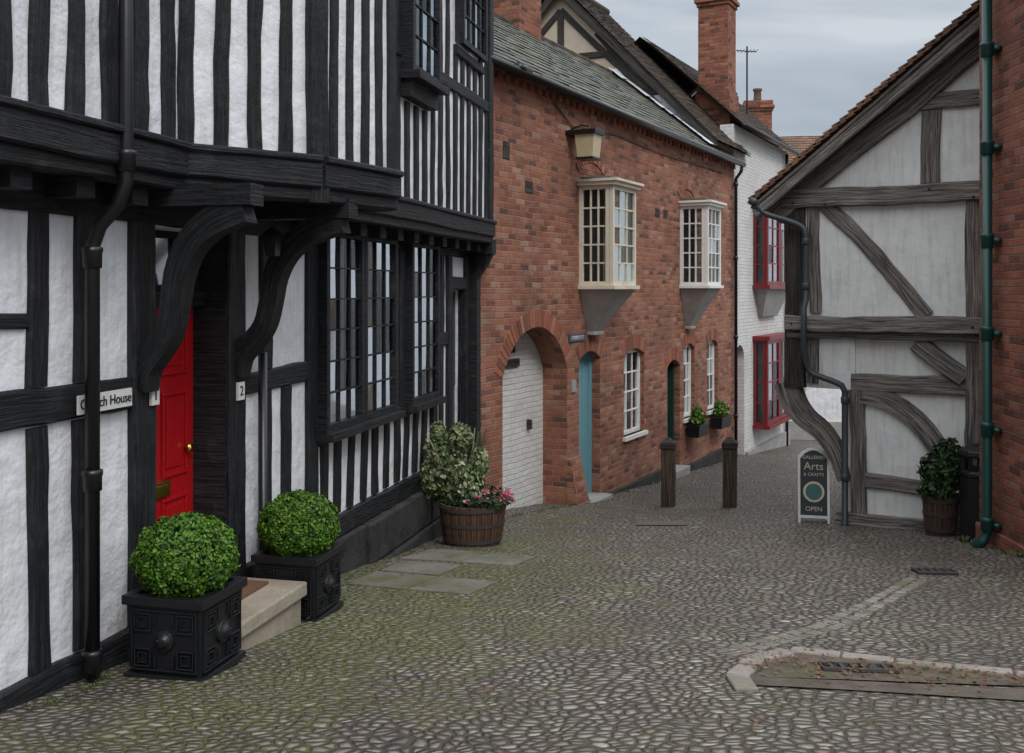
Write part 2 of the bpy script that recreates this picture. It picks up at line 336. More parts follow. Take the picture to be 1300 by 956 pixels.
def ring(mb,x0,x1,zs,rise,y0,y1,ln=.22,tw=.072,rows=1):
    w=x1-x0;Rr=(w*w/4+rise*rise)/(2*rise);cz=zs+rise-Rr;cx=(x0+x1)/2;a=math.asin(min(1,w/2/Rr))
    for r in range(rows):
        r0=Rr+.004+r*(ln+.008);n=max(3,int(2*a*r0/tw))
        for i in range(n):
            t0=-a+2*a*(i+.06)/n;t1=-a+2*a*(i+.94)/n;r1=r0+ln;yy=y0+U(-.003,.003)
            p=[(cx+rr*math.sin(t),y,cz+rr*math.cos(t)) for y in (yy,y1) for (rr,t) in ((r0,t0),(r0,t1),(r1,t1),(r1,t0))]
            mb.add(p,[(0,1,2,3),(7,6,5,4),(0,4,5,1),(1,5,6,2),(2,6,7,3),(3,7,4,0)])
def window(fr,gl,x0,x1,z0,z1,y,cols,rows,fw=.05,bar=.018,dep=.05,jit=.0016,mi=0):
    fr.box(x0,x0+fw,y,y+dep,z0,z1,mi);fr.box(x1-fw,x1,y,y+dep,z0,z1,mi)
    fr.box(x0+fw,x1-fw,y+.002,y+dep,z0,z0+fw,mi);fr.box(x0+fw,x1-fw,y+.002,y+dep,z1-fw,z1,mi)
    a,b,c,d=x0+fw,x1-fw,z0+fw,z1-fw
    for i in range(1,cols):
        x=a+(b-a)*i/cols; fr.box(x-bar/2,x+bar/2,y+.012,y+dep-.01,c,d,mi)
    for j in range(1,rows):
        z=c+(d-c)*j/rows; fr.box(a,b,y+.014,y+dep-.012,z-bar/2,z+bar/2,mi)
    yg=y+dep*.6
    for i in range(cols):
        for j in range(rows):
            xa,xb=a+(b-a)*i/cols,a+(b-a)*(i+1)/cols;za,zb=c+(d-c)*j/rows,c+(d-c)*(j+1)/rows
            tx,tz=U(-jit,jit),U(-jit,jit)
            gl.add([(xa,yg-tx-tz,za),(xb,yg+tx-tz,za),(xb,yg+tx+tz,zb),(xa,yg-tx+tz,zb)],[(0,1,2,3)])
def curtain(mb,x0,x1,z0,z1,y,amp=.025,per=.09):
    n=max(6,int((x1-x0)/.012));pts=[];fs=[]
    for i in range(n+1):
        x=x0+(x1-x0)*i/n;yy=y+amp*math.sin(x/per*6.28+math.sin(x*9)*1.3);pts+=[(x,yy,z0),(x,yy*1.0,z1)]
    for i in range(n): fs.append((2*i,2*i+2,2*i+3,2*i+1))
    mb.add(pts,fs)
def tiles(mb,O,Ud,Vd,lu,lv,tw,ex,th=.012,jit=.004):
    O=Vector(O);Ud=Vector(Ud).normalized();Vd=Vector(Vd).normalized();n=Ud.cross(Vd).normalized()
    if n.z<0:n=-n
    rows=int(math.ceil(lv/ex))
    for r in range(rows):
        off=(.5 if r%2 else 0)*tw; c=-1
        while c*tw+off<lu:
            a=max(0,c*tw+off+.003);b=min(lu,(c+1)*tw+off-.003);c+=1
            if b-a<.02: continue
            v0=r*ex+U(-jit,jit)*1.5;v1=min(lv,v0+ex*1.5);h=th*1.3+U(-jit,jit)*.6;h2=h+U(-jit,jit)*.6
            p=[O+Ud*a+Vd*v0+n*h,O+Ud*b+Vd*v0+n*h2,O+Ud*b+Vd*v1,O+Ud*a+Vd*v1]
            q=[p[0]+n*th,p[1]+n*th,p[2]+n*th*.6,p[3]+n*th*.6]
            mb.add(p+q,[(0,1,2,3),(4,5,6,7),(0,4,5,1),(1,5,6,2),(2,6,7,3),(3,7,4,0)])
def leaves(mb,c,rad,n,size,shell=.75,mi=0,zmin=-1e9,el=1.6):
    c=Vector(c)
    for _ in range(n):
        d=Vector((random.gauss(0,1),random.gauss(0,1),random.gauss(0,1))).normalized()
        k=shell+(1-shell)*R()**.5+ .05*math.sin(d.x*9+d.z*7)*math.cos(d.y*8)+(.06*R() if R()<.06 else 0)
        p=c+Vector((d.x*rad[0],d.y*rad[1],d.z*rad[2]))*k
        if p.z<zmin: continue
        nn=(d+Vector((U(-1,1),U(-1,1),U(-1,1)))*.9).normalized();a=nn.orthogonal().normalized();b=nn.cross(a)
        t=U(0,6.28);a,b=a*math.cos(t)+b*math.sin(t),b*math.cos(t)-a*math.sin(t);s_=size*U(.6,1.25)
        mb.add([p-a*s_*el*.5,p-b*s_*.5+nn*s_*.15,p+a*s_*el*.5,p+b*s_*.5+nn*s_*.15],[(0,1,2,3)],None,mi)
def text(body,parent,loc,size,mat,ext=.002,align='CENTER',name='lettering',M=None):
    c=bpy.data.curves.new(name,'FONT');c.body=body;c.size=size;c.extrude=ext;c.align_x=align;c.align_y='CENTER'
    o=bpy.data.objects.new(name,c);sc.collection.objects.link(o);c.materials.append(mat);o.parent=parent
    o.matrix_local=(M or Matrix.Identity(4))@Matrix.Translation(loc)@Matrix.Rotation(math.pi/2,4,'X'); return o

# ------------------------------------------------------------------ GROUND
def axis(a,b,step,far,fs):
    l=[];x=a
    while x<=b: l.append(x);x+=step
    k=1
    while l[-1]<far: l.append(l[-1]+fs*k);k*=1.6
    k=1;l2=[l[0]]
    while l2[0]>-far: l2.insert(0,l2[0]-fs*k);k*=1.6
    return l2[:-1]+l
xs=axis(-6,10,.25,500,1.);ys=axis(0,34,.25,500,1.)
mb=MB();W=len(xs)
mb.add([(x,y,G(x,y)) for y in ys for x in xs],[(j*W+i,j*W+i+1,(j+1)*W+i+1,(j+1)*W+i) for j in range(len(ys)-1) for i in range(W-1)])
gr=mb.obj('cobbled_ground',None,[m_cobble()],True)
def patch(mb,p00,p10,p11,p01,nx,ny,off,th=0,mi=0):
    pts=[]
    for j in range(ny+1):
        for i in range(nx+1):
            a,b=i/nx,j/ny
            x=(p00[0]*(1-a)+p10[0]*a)*(1-b)+(p01[0]*(1-a)+p11[0]*a)*b
            y=(p00[1]*(1-a)+p10[1]*a)*(1-b)+(p01[1]*(1-a)+p11[1]*a)*b
            pts.append((x,y,G(x,y)+off))
    w=nx+1;fs=[(j*w+i,j*w+i+1,(j+1)*w+i+1,(j+1)*w+i) for j in range(ny) for i in range(nx)]
    if th:
        k=len(pts);pts+=[(x,y,z-th) for x,y,z in pts]
        bd=[i for i in range(w)]+[j*w+nx for j in range(1,ny+1)]+[ny*w+i for i in range(nx-1,-1,-1)]+[j*w for j in range(ny-1,0,-1)]
        fs+=[(bd[i],bd[(i+1)%len(bd)],k+bd[(i+1)%len(bd)],k+bd[i]) for i in range(len(bd))]
    mb.add(pts,fs,None,mi)
# narrow worn tarmac strip beside the kerb, cobbles elsewhere
mb=MB();patch(mb,(1.10,4.72),(4.6,4.1),(4.5,4.46),(1.13,4.86),40,6,.008)
patch(mb,(1.13,4.86),(2.5,4.758),(2.48,4.93),(1.5,5.36),14,6,.0082)
mb.obj('worn_tarmac_strip',None,[ASPH],True)
mb=MB();kp=[(1.06,4.62),(1.07,4.88),(1.27,5.26),(1.47,5.42),(1.95,5.22),(2.45,5.0),(3.0,4.86),(3.7,4.7),(4.4,4.55)]
for a,b in zip(kp,kp[1:]):
    a=Vector(a);b=Vector(b);d=(b-a);L=d.length;d.normalize();q=Vector((-d.y,d.x))*.055;k=max(1,round(L/.28))
    for i in range(k):
        s0=a+d*(L*i/k+.004);s1=a+d*(L*(i+1)/k-.004);o=U(.014,.028)
        patch(mb,s0-q,s1-q,s1+q,s0+q,2,1,o,.06)
mb.obj('kerb_stones',None,[KERB],False,.01)
mb=MB();ch=[(1.15,5.3),(1.9,6.0),(2.45,6.7),(3.1,7.6)]
for a,b in zip(ch,ch[1:]):
    a=Vector(a);b=Vector(b);d=(b-a);L=d.length;d.normalize();q=Vector((-d.y,d.x));k=round(L/.11)
    for i in range(k):
        for r in range(2):
            f=.5*(r%2);s0=a+d*(L*(i+f*.6)/k+.008)+q*(r*.09+U(-.006,.006));s1=a+d*(L*(i+1+f*.6)/k-.008)+q*(r*.09+U(-.006,.006))
            patch(mb,s0,s1,s1+q*.075,s0+q*.075,1,1,U(.002,.009),.03)
mb.obj('sett_channel',None,[m_island('granite_sett',[(.13,.115,.10),(.21,.19,.165),(.28,.25,.22)],.6,.5,20,(.08,.085,.04))],False,.014)
mb=MB()
for q in [((-1.2,7.4),(-.75,7.22),(-.58,7.72),(-1.05,7.92)),((-.735,7.215),(-.3,7.08),(-.12,7.55),(-.565,7.715)),((-1.02,7.98),(-.56,7.78),(-.42,8.25),(-.9,8.45)),
          ((-.95,8.6),(-.45,8.42),(-.2,8.95),(-.72,9.15)),((-.43,8.41),(.0,8.25),(.2,8.7),(-.18,8.94))]:
    patch(mb,*q,4,4,.012,.03)
mb.obj('paving_slabs',None,[SLAB],False,.006)
def grate(x,y,w,d,ang):
    e=empty('drain_grate',x,y,G(x,y)+.014,(math.cos(ang),math.sin(ang)))
    sl=(G(x,y+.2)-G(x,y-.2))/.4
    mb=MB();mb.M=Matrix.Rotation(math.atan(sl),4,'X')
    mb.box(-w/2,w/2,-d/2,d/2,-.012,0,1)
    mb.box(-w/2,w/2,-d/2,-d/2+.02,0,.012);mb.box(-w/2,w/2,d/2-.02,d/2,0,.012)
    n=int(w/.05)
    for i in range(n+1):
        xx=-w/2+w*i/n; mb.box(max(-w/2,xx-.009),min(w/2,xx+.009),-d/2+.02,d/2-.02,0,.0105)
    mb.obj('grate_bars',e,[m_flat('grate_iron',(.05,.045,.04),.6),DARK])
grate(1.70,5.03,.36,.14,-.1);grate(3.28,7.95,.3,.2,-.1)
mb=MB();patch(mb,(1.35,11.2),(1.9,11.1),(2.0,11.5),(1.45,11.6),2,2,.01);mb.obj('manhole_cover',None,[m_flat('manhole_iron',(.12,.09,.08),.7)])
mb=MB()
for i in range(1500):
    if i<850: x=U(1.15,3.4);y=5.12-.2*(x-1.2)+random.gauss(0,.13)
    elif i<1000: x=U(-1.5,0.6);y=U(5,9)
    elif i<1400: x=U(-.5,4);y=U(4.,13)
    else: x=U(3.4,4.4);y=U(8,10.8)
    z=G(x,y)+U(.012,.03);s_=U(.006,.019);t=U(0,6.28);a=Vector((math.cos(t),math.sin(t),U(-.3,.3)))*s_;b=Vector((-math.sin(t),math.cos(t),U(-.3,.3)))*s_*.6
    p=Vector((x,y,z));mb.add([p-a,p-b,p+a,p+b],[(0,1,2,3)])
mb.obj('fallen_leaves',None,[DEADL])
mb=MB()
def tuft(x,y,s_,n=16):
    z=G(x,y)
    for _ in range(n):
        t=U(0,6.28);l=s_*U(.4,1.1);o=Vector((x+U(-s_,s_)*.7,y+U(-s_,s_)*.7,z));d=Vector((math.cos(t)*.7,math.sin(t)*.7,U(.4,1))).normalized()
        w=Vector((-math.sin(t),math.cos(t),0))*l*.12;mb.add([o,o+d*l*.5-w,o+d*l,o+d*l*.5+w],[(0,1,2,3)])
for i in range(110):
    s=U(.3,7.5);o=.13+abs(random.gauss(0,.05));tuft(-2.302+.2355*s+.9719*o,4+.9719*s-.2355*o,U(.012,.035))
for i in range(60):
    s=U(0,10.5);o=.09+abs(random.gauss(0,.03));tuft(-.395+.4635*s+.886*o,11.5+.886*s-.4635*o,U(.02,.06))
for i in range(25): tuft(4.36+U(-.05,.02),U(8,9.9),U(.03,.08))
for i in range(260):
    tuft(U(-1.6,.6),U(4.6,9.6),U(.006,.02),9)
mb.obj('weeds',None,[MOSS],recalc=False)

# ------------------------------------------------------------------ LEFT TIMBER HOUSE
H=empty('half_timbered_house',-2.302,4.0,0,(.2423,1))
holes=[rect(1.54,2.30,1.25,3.34),rect(3.62,5.08,1.97,3.43),rect(5.5,6.3,1.97,3.43),rect(6.95,7.5,1.0,3.0)]
wall('plaster_wall',H,rect(-5,7.7,1.1,3.6),holes,0,.14,PLASTER)
mb=MB()
def st(x,z0,z1,w=.13,dx=0.): mb.beam((x+dx+U(-.012,.012),z0),(x+U(-.012,.012),z1),w*U(.88,1.12),-.028,.05,.012)
Z0,Z1,Z2,Z3=1.28,2.38,2.56,3.36
mb.beam((-5,1.19),(7.7,1.17),.17,-.04,.06,.012)
mb.beam((-5,3.45),(7.7,3.45),.2,-.035,.06,.006)
mb.beam((-5,2.47),(1.34,2.47),.17,-.033,.05,.011)
for x,w in ((-3.4,.14),(-2.9,.14),(-2.4,.14),(-1.9,.15),(-1.4,.14),(-.9,.14),(-.5,.14),(-.12,.13),(.24,.13),(.64,.14),(.97,.17)):
    st(x,Z0,Z1,w,U(-.03,.03));st(x,Z2,Z3,w)
mb.beam((-5,2.86),(.57,2.86),.07,-.024,.05)
mb.beam((1.43,1.1),(1.43,3.36),.2,-.045,.06)
mb.beam((2.41,1.1),(2.41,3.36),.2,-.045,.06)
for x in (2.83,): st(x,Z0,2.34,.15);st(x,2.48,Z3,.13)
mb.beam((2.51,2.41),(3.44,2.41),.14,-.03,.05,.01)
st(3.13,Z0,2.34,.13)
mb.beam((3.53,Z0),(3.53,3.36),.16,-.04,.06)
x=3.78
while x<6.4:
    st(x,Z0,1.87,.115,U(-.07,.0)); x+=.262
mb.beam((3.6,1.9),(6.42,1.9),.11,-.045,.06)
mb.beam((5.19,1.95),(5.19,3.36),.2,-.05,.06);mb.beam((5.42,1.95),(5.42,3.36),.14,-.05,.06)
mb.beam((6.39,Z0),(6.39,3.36),.16,-.04,.06)
for x in (6.66,): st(x,Z0,3.36,.12)
mb.beam((6.48,2.5),(6.86,2.5),.14,-.03,.05)
mb.beam((6.9,.9),(6.9,3.36),.13,-.045,.06);mb.beam((7.57,.9),(7.57,3.36),.16,-.045,.06)
mb.beam((6.96,3.07),(7.5,3.07),.14,-.04,.06)
mb.box(7.62,7.78,-.12,.1,.4,3.5)
mb.obj('timber_frame',H,[BLACK])
mb=MB();x=-5.
while x<7.75:
    w=U(.35,.7);z=-.3
    for k in range(4):
        h=(1.1+.3)/4; mb.box(x+.006,min(x+w,7.78)-.006,-.07-U(0,.05)-(.03 if x>4.2 else 0),.12,z,z+h-.008); z+=h
    x+=w
mb.obj('stone_plinth',H,[PLINTH],False,.02)
fr=MB();gl=MB();cu=MB();dk=MB()
window(fr,gl,3.60,4.33,1.95,3.45,-.11,3,6,.055,.012);window(fr,gl,4.345,5.10,1.95,3.45,-.11,3,6,.055,.012);window(fr,gl,5.49,6.31,1.95,3.45,-.11,3,6,.055,.012)
for a,b in ((3.6,5.1),(5.49,6.31)):
    fr.box(a-.03,b+.03,-.17,0,1.89,1.948);fr.box(a-.02,b+.02,-.14,0,3.452,3.5)
    fr.box(a,a+.03,-.06,.1,1.95,3.45);fr.box(b-.03,b,-.06,.1,1.95,3.45)
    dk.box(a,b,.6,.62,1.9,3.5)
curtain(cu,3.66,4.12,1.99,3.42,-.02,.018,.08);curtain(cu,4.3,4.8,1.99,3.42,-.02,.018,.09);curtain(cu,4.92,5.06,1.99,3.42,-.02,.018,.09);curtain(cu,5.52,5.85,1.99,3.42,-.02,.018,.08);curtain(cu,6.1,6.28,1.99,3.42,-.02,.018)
fr.obj('window_frames',H,[BLACK]);gl.obj('window_panes',H,[GLASS]);cu.obj('curtains',H,[CURT],True);dk.obj('dark_back_panel',H,[DARK])  # room behind the panes is a flat panel, its gloom painted near-black
d=MB();yd=.2
d.box(1.54,2.3,yd,yd+.05,1.27,2.9)
def panel(mb,x0,x1,z0,z1,y,mi=0):
    t=.022
    mb.box(x0,x1,y-.012,y,z0,z0+t,mi);mb.box(x0,x1,y-.012,y,z1-t,z1,mi);mb.box(x0,x0+t,y-.0125,y,z0+t,z1-t,mi);mb.box(x1-t,x1,y-.0125,y,z0+t,z1-t,mi)
    mb.box(x0+.05,x1-.05,y-.008,y,z0+.05,z1-.05,mi)
for a,b in ((1.62,1.89),(1.95,2.22)):
    for z0,z1 in ((1.4,1.78),(1.9,2.4),(2.5,2.8)): panel(d,a,b,z0,z1,yd)
d.obj('front_door',H,[RED],False,.003)
d=MB();d.box(1.76,2.02,yd-.02,yd,1.80,1.89);d.box(1.79,1.99,yd-.026,yd-.02,1.82,1.87);d.obj('letter_plate',H,[BRASS],False,.004)
d=MB();d.lathe(2.2,2.05,[(.0,yd-.05),(.025,yd-.045),(.028,yd-.03),(.012,yd-.02),(.012,yd)],16,0,'y');d.obj('door_knob',H,[BRASS],True)
f=MB();g=MB()
f.box(1.54,2.3,.12,.27,2.9,2.99);f.box(1.42,1.55,-.02,.3,1.1,3.35);f.box(2.295,2.4,-.02,.3,1.1,3.35);f.box(1.54,2.3,.02,.3,1.15,1.268)
window(f,g,1.56,2.28,2.99,3.34,.15,3,1,.04,.02);f.box(1.54,2.3,.35,.37,2.9,3.4)
f.obj('door_surround',H,[BLACK]);g.obj('fanlight_panes',H,[GLASS])
f=MB();g=MB();f.box(6.96,7.5,.1,.14,1.0,2.0);f.box(6.96,7.5,.25,.27,2.0,3.0,1);window(f,g,6.97,7.49,1.95,2.98,.09,2,3,.07,.02)
f.obj('side_door',H,[m_flat('side_door_grey',(.04,.045,.05),.5),NET]);g.obj('side_door_panes',H,[GLASS])
plan=[(-5,-.22),(1.45,-.22),(2.12,-.69),(2.92,-.857),(2.93,-.25),(7.66,-.25),(7.67,4.)]
tm=MB();ZB=3.73;ZT=6.9
for i,(a,b) in enumerate(zip(plan,plan[1:])):
    M,L=seg_M(*a,*b); hs=[]
    if i==4: hs=[rect(1.82,2.55,4.85,6.2),rect(3.42,4.28,5.45,6.5)]
    wall('upper_plaster_wall',H,rect(.0,L,3.6,ZT),hs,0.0,.1,PLASTER,M)
    tm.M=M
    tm.beam((-.0,3.66),(L,3.66),.15,-.075 if i<5 else -.03,.1,.005);tm.beam((0,3.555),(L,3.555),.09,-.045 if i<5 else 0.02,.1,.004)
    tm.beam((0,3.745),(L,3.745),.04,-.095 if i<5 else -.05,.05,.003)
    if i==0:
        xx=L-.1-.0
        while xx>0: tm.beam((xx+U(-.012,.012),ZB),(xx+U(-.03,.03),ZT),.115*U(.82,1.15),-.025,.05,.012);xx-=.245
    elif i==1:
        for xx in (.05,.245,.44,.63): tm.beam((xx,ZB),(xx+U(-.015,.015),ZT),.085,-.025,.05,.011)
        tm.beam((L-.0,3.5),(L,ZT),.13,-.05,.06,.006)
    elif i==2:
        for xx in (.17,.335,.5,.655): tm.beam((xx,ZB),(xx,ZT),.07,-.025,.05,.007)
        tm.beam((L-.04,3.6),(L-.04,ZT),.09,-.035,.06,.005)
    elif i==4:
        xx=.1
        while xx<L-.1:
            if 1.78<xx<2.6: tm.beam((xx,ZB),(xx,4.6),.1,-.025,.05)
            elif 3.38<xx<4.3: tm.beam((xx,ZB),(xx+.02,5.35),.1,-.025,.05);tm.beam((xx,6.55),(xx,ZT),.1,-.025,.05)
            else: tm.beam((xx,ZB),(xx+U(-.03,.03),ZT),.1*U(.85,1.12),-.025,.05,.012)
            xx+=.235
        tm.beam((0,5.0),(1.78,5.0),.12,-.035,.05);tm.beam((2.6,5.0),(L,5.0),.12,-.035,.05)
        tm.beam((3.36,5.36),(4.35,5.36),.1,-.05,.05)
        tm.beam((L-.06,3.6),(L-.06,ZT),.16,-.05,.07)
        fr=MB();gl=MB();fr.M=M;gl.M=M
        window(fr,gl,1.8,2.57,4.83,6.25,-.13,3,5,.055,.014);window(fr,gl,3.4,4.3,5.43,6.52,-.1,4,4,.055,.014)
        fr.box(1.77,2.6,-.2,0,4.76,4.828);fr.box(1.8,2.57,-.1,0,4.62,4.76);fr.box(1.8,1.83,-.08,.05,4.83,6.25);fr.box(2.54,2.57,-.08,.05,4.83,6.25);fr.box(1.8,2.6,.3,.32,4.8,6.6);fr.box(3.3,4.4,.3,.32,5.4,6.6)
        fr.obj('upper_window_frames',H,[BLACK]);gl.obj('upper_window_panes',H,[GLASS])
tm.M=Matrix.Identity(4)
tm.add([(-5,-.2,3.535),(1.45,-.2,3.535),(2.12,-.66,3.535),(2.9,-.83,3.535),(2.9,-.23,3.535),(7.66,-.23,3.535),(7.66,.1,3.535),(-5,.1,3.535)],[tuple(range(8))])
x=-4.8
while x<7.6:
    if not 1.4<x<2.95: tm.box(x,x+.13,-.2,.02,3.42,3.534)
    x+=.42
path=[(0,2.5),(.05,2.6),(.14,2.68),(.22,2.78),(.26,2.92),(.29,3.08),(.36,3.22),(.47,3.32),(.6,3.38),(.74,3.42)]
ws=[.19,.15,.12,.11,.11,.12,.13,.14,.15,.16]
def smooth_path(p,w,k=3):
    o=[];ow=[]
    for i in range(len(p)-1):
        p0,p1,p2,p3=[Vector(p[min(max(j,0),len(p)-1)]) for j in (i-1,i,i+1,i+2)]
        for j in range(k):
            t=j/k;o.append(tuple(.5*((2*p1)+(p2-p0)*t+(2*p0-5*p1+4*p2-p3)*t*t+(3*p1-p0-3*p2+p3)*t**3)));ow.append(w[i]*(1-t)+w[i+1]*t)
    return o+[p[-1]],ow+[w[-1]]
path,ws=smooth_path(path,ws)
for xb,k in ((1.36,.86),(2.36,1.0)):
    tm.ribbon([(p*k,z) for p,z in path],ws,lambda a,b,t,xb=xb:(xb+t,-a,b),0,.12)
    tm.box(xb-.01,xb+.13,-.8*k,0,3.43,3.54)
tm.ribbon([(0,2.95),(.05,3.1),(.12,3.22),(.18,3.3),(.24,3.42)],.1,lambda a,b,t:(7.62+t,-a,b),0,.13)
tm.box(7.6,7.78,-.3,0,3.4,3.56);tm.box(7.62,7.76,-.22,0,3.24,3.4)
tm.obj('jetty_timbers',H,[BLACK])
mb=MB();mb.box(7.64,7.7,.1,5,0.2,3.6);mb.box(-5,7.7,4.9,5,.5,7);mb.obj('rear_walls',H,[PLASTER])
mb=MB();mb.taper((-5.2,7.9,-.7,5.2,6.92),(-5.2,7.9,2.,2.1,9.2));mb.obj('roof',H,[TILE])
mb=MB();px=.88
mb.tube([(px,-.30,7),(px,-.30,3.75),(px,-.30,3.5),(px,-.26,3.40),(px,-.16,3.30),(px,-.12,3.2),(px,-.12,1.17)],.034)
for z in (1.25,2.1,3.15): mb.lathe(px,-.12,[(.034,z-.05),(.044,z-.045),(.044,z+.02),(.048,z+.03),(.048,z+.05),(.034,z+.055)],16)
for z in (3.6,4.8,6.): mb.lathe(px,-.30,[(.034,z-.05),(.044,z-.045),(.044,z+.02),(.048,z+.03),(.048,z+.05),(.034,z+.055)],16)
mb.tube([(2.64,-.09,2.6),(2.64,-.09,1.0),(2.64,-.14,.93)],.03)
mb.obj('drain_pipe',H,[CIRON],True)
mb=MB();mb.box(.86,1.28,-.062,-.05,2.41,2.50);mb.box(1.45,1.52,-.066,-.05,2.39,2.49);mb.box(2.37,2.45,-.066,-.05,2.32,2.43);mb.obj('name_plates',H,[WSIGN])
text('Church House',H,(1.07,-.064,2.455),.068,INK);text('1',H,(1.485,-.068,2.44),.08,INK);text('2',H,(2.41,-.068,2.375),.085,INK)
mb=MB();mb.tube([(2.2,-.38,3.5),(2.2,-.38,3.36)],.006,6);mb.taper((2.17,2.23,-.41,-.35,3.2),(2.155,2.245,-.425,-.335,3.32));mb.taper((2.15,2.25,-.43,-.33,3.32),(2.19,2.21,-.39,-.37,3.37));mb.obj('porch_lantern',H,[CIRON])
mb=MB();mb.box(1.5,2.34,-.5,-.05,.9,1.16);mb.box(1.47,2.36,-.53,-.04,1.16,1.245);mb.obj('door_step',H,[STONE],False,.012)
mb=MB();mb.box(1.6,2.25,-.33,-.1,1.246,1.262);mb.obj('door_mat',H,[m_flat('coir_mat',(.14,.07,.04),.95)])

# ------------------------------------------------------------------ planters
def planter(s,o,hw=.2,h=.41):
    ux,uy=.2355,.9719;x=-2.302+ux*s+uy*o;y=4+uy*s-ux*o;z=G(x,y-.1)-.01
    e=empty('topiary_planter',x,y,z,(ux,uy))
    mb=MB();mb.taper((-hw+.015,hw-.015,-hw+.015,hw-.015,.03),(-hw,hw,-hw,hw,h-.03));mb.box(-hw-.012,hw+.012,-hw-.012,hw+.012,0,.035)
    mb.box(-hw-.018,hw+.018,-hw-.018,-hw+.03,h-.045,h);mb.box(-hw-.018,hw+.018,hw-.03,hw+.018,h-.045,h)
    mb.box(-hw-.018,-hw+.03,-hw+.03,hw-.03,h-.0452,h-.0005);mb.box(hw-.03,hw+.018,-hw+.03,hw-.03,h-.0452,h-.0005)
    for k in range(4):
        mb.M=Matrix.Rotation(k*math.pi/2,4,'Z')
        yf=-hw
        def fr(x0,x1,z0,z1,w=.008,pr=.008):
            mb.box(x0,x1,yf-pr,yf+.02,z0,z0+w);mb.box(x0,x1,yf-pr,yf+.02,z1-w,z1);mb.box(x0,x0+w,yf-pr+.001,yf+.02,z0+w,z1-w);mb.box(x1-w,x1,yf-pr+.001,yf+.02,z0+w,z1-w)
        fr(-.175,.175,.055,.345)
        for cx in (-.115,.115):
            for cz in (.115,.285):
                fr(cx-.045,cx+.045,cz-.045,cz+.045);fr(cx-.026,cx+.026,cz-.026,cz+.026,.006)
        mb.box(-.052,-.044,yf-.008,yf+.02,.07,.13);mb.box(.044,.052,yf-.008,yf+.02,.07,.13);mb.box(-.052,-.044,yf-.008,yf+.02,.27,.33);mb.box(.044,.052,yf-.008,yf+.02,.27,.33)
        mb.lathe(0,.2,[(.0,yf-.035),(.022,yf-.03),(.034,yf-.018),(.042,yf-.012),(.052,yf-.01),(.056,yf+.01)],20,0,'y')
        for q in (-.014,.014): mb.lathe(q,.21,[(0,yf-.04),(.007,yf-.036),(.009,yf-.025)],8,0,'y')
    mb.M=Matrix.Identity(4)
    mb.obj('planter_box',e,[LEAD],False,.003)
    m2=MB();m2.box(-hw+.02,hw-.02,-hw+.02,hw-.02,h-.06,h-.02);m2.obj('soil',e,[SOIL])
    m3=MB();m3.lathe(0,0,[(.01,h+.0),(.13,h+.01),(.2,h+.09),(.205,h+.16),(.16,h+.26),(.08,h+.31),(.01,h+.32)],24);m3.obj('dark_core',e,[m_flat('core_dark_green',(.006,.014,.004),.9)],True)  # solid near-black green core filling the leaf ball
    m4=MB();leaves(m4,(0,0,h+.145),(.25,.25,.21),9500,.0155,.83);m4.obj('box_ball_foliage',e,[LEAF],recalc=False)
    return e
planter(1.225,.405);planter(2.6,.36)

# ------------------------------------------------------------------ barrels
def barrel(name,x,y,r,h):
    z=G(x,y-.1)-.01;e=empty(name,x,y,z);n=20;mb=MB()
    for k in range(n):
        a0=2*math.pi*(k+.03)/n;a1=2*math.pi*(k+.97)/n;pts=[];pf=[(r*.84,0),(r*.93,h*.35),(r*.98,h*.7),(r,h)]
        for rr,zz in pf:
            for a in (a0,(a0+a1)/2,a1): pts.append((rr*math.cos(a),rr*math.sin(a),zz))
        for a in (a0,(a0+a1)/2,a1): pts.append(((r-.03)*math.cos(a),(r-.03)*math.sin(a),h))
        for a in (a0,(a0+a1)/2,a1): pts.append(((r-.03)*math.cos(a),(r-.03)*math.sin(a),h-.08))
        fs=[];uv=[];uo=R()*9
        for i in range(5):
            for j in range(2): fs.append((i*3+j,i*3+j+1,i*3+4+j,i*3+3+j));uv.append([(uo+i*.1,j*.05),(uo+i*.1,j*.05+.05),(uo+i*.1+.1,j*.05+.05),(uo+i*.1+.1,j*.05)])
        mb.add(pts,fs,uv)
    mb.obj('staves',e,[BARREL])
    b=MB()
    for f,w in ((.12,.035),(.5,.035),(.86,.035)):
        rr=r*(.84+.16*min(1,f*1.2)**.8)+.004;b.lathe(0,0,[(rr,f*h),(rr+.004,f*h+.002),(rr+.008,f*h+w),(rr+.002,f*h+w)],40)
    b.obj('hoops',e,[m_flat('rusty_hoop',(.05,.038,.034),.6)],False)
    s_=MB();s_.lathe(0,0,[(.01,h-.05),(r-.02,h-.06)],24);s_.obj('soil',e,[SOIL]);return e
e=barrel('barrel_planter',-.37,9.6,.31,.39)
m=MB()
for c,rd in (((-.2,.05,.62),(.24,.22,.28)),((-.05,-.02,.5),(.2,.2,.2)),((-.3,.12,.84),(.17,.16,.2)),((-.12,.1,.98),(.12,.12,.14)),((-.38,.1,.6),(.12,.12,.2)),((.06,.05,.74),(.09,.09,.16)),((-.33,.1,1.03),(.07,.07,.1))): leaves(m,c,rd,560,.038,.15)
for k in range(14):
    t=U(0,6.28);m.tube([(0,0,.35),(math.cos(t)*.12-.1,math.sin(t)*.1,.6),(math.cos(t)*.28-.15,math.sin(t)*.22,.95+U(0,.2))],.005,5)
m.obj('variegated_shrub',e,[LEAFV],recalc=False)
m=MB();leaves(m,(.1,-.12,.42),(.28,.2,.06),500,.03,.2);leaves(m,(0.05,.1,.42),(.28,.2,.12),400,.035,.2);leaves(m,(-.12,.1,.45),(.25,.22,.2),600,.045,.2);m.obj('low_leaves',e,[LEAFD],recalc=False)
m=MB()
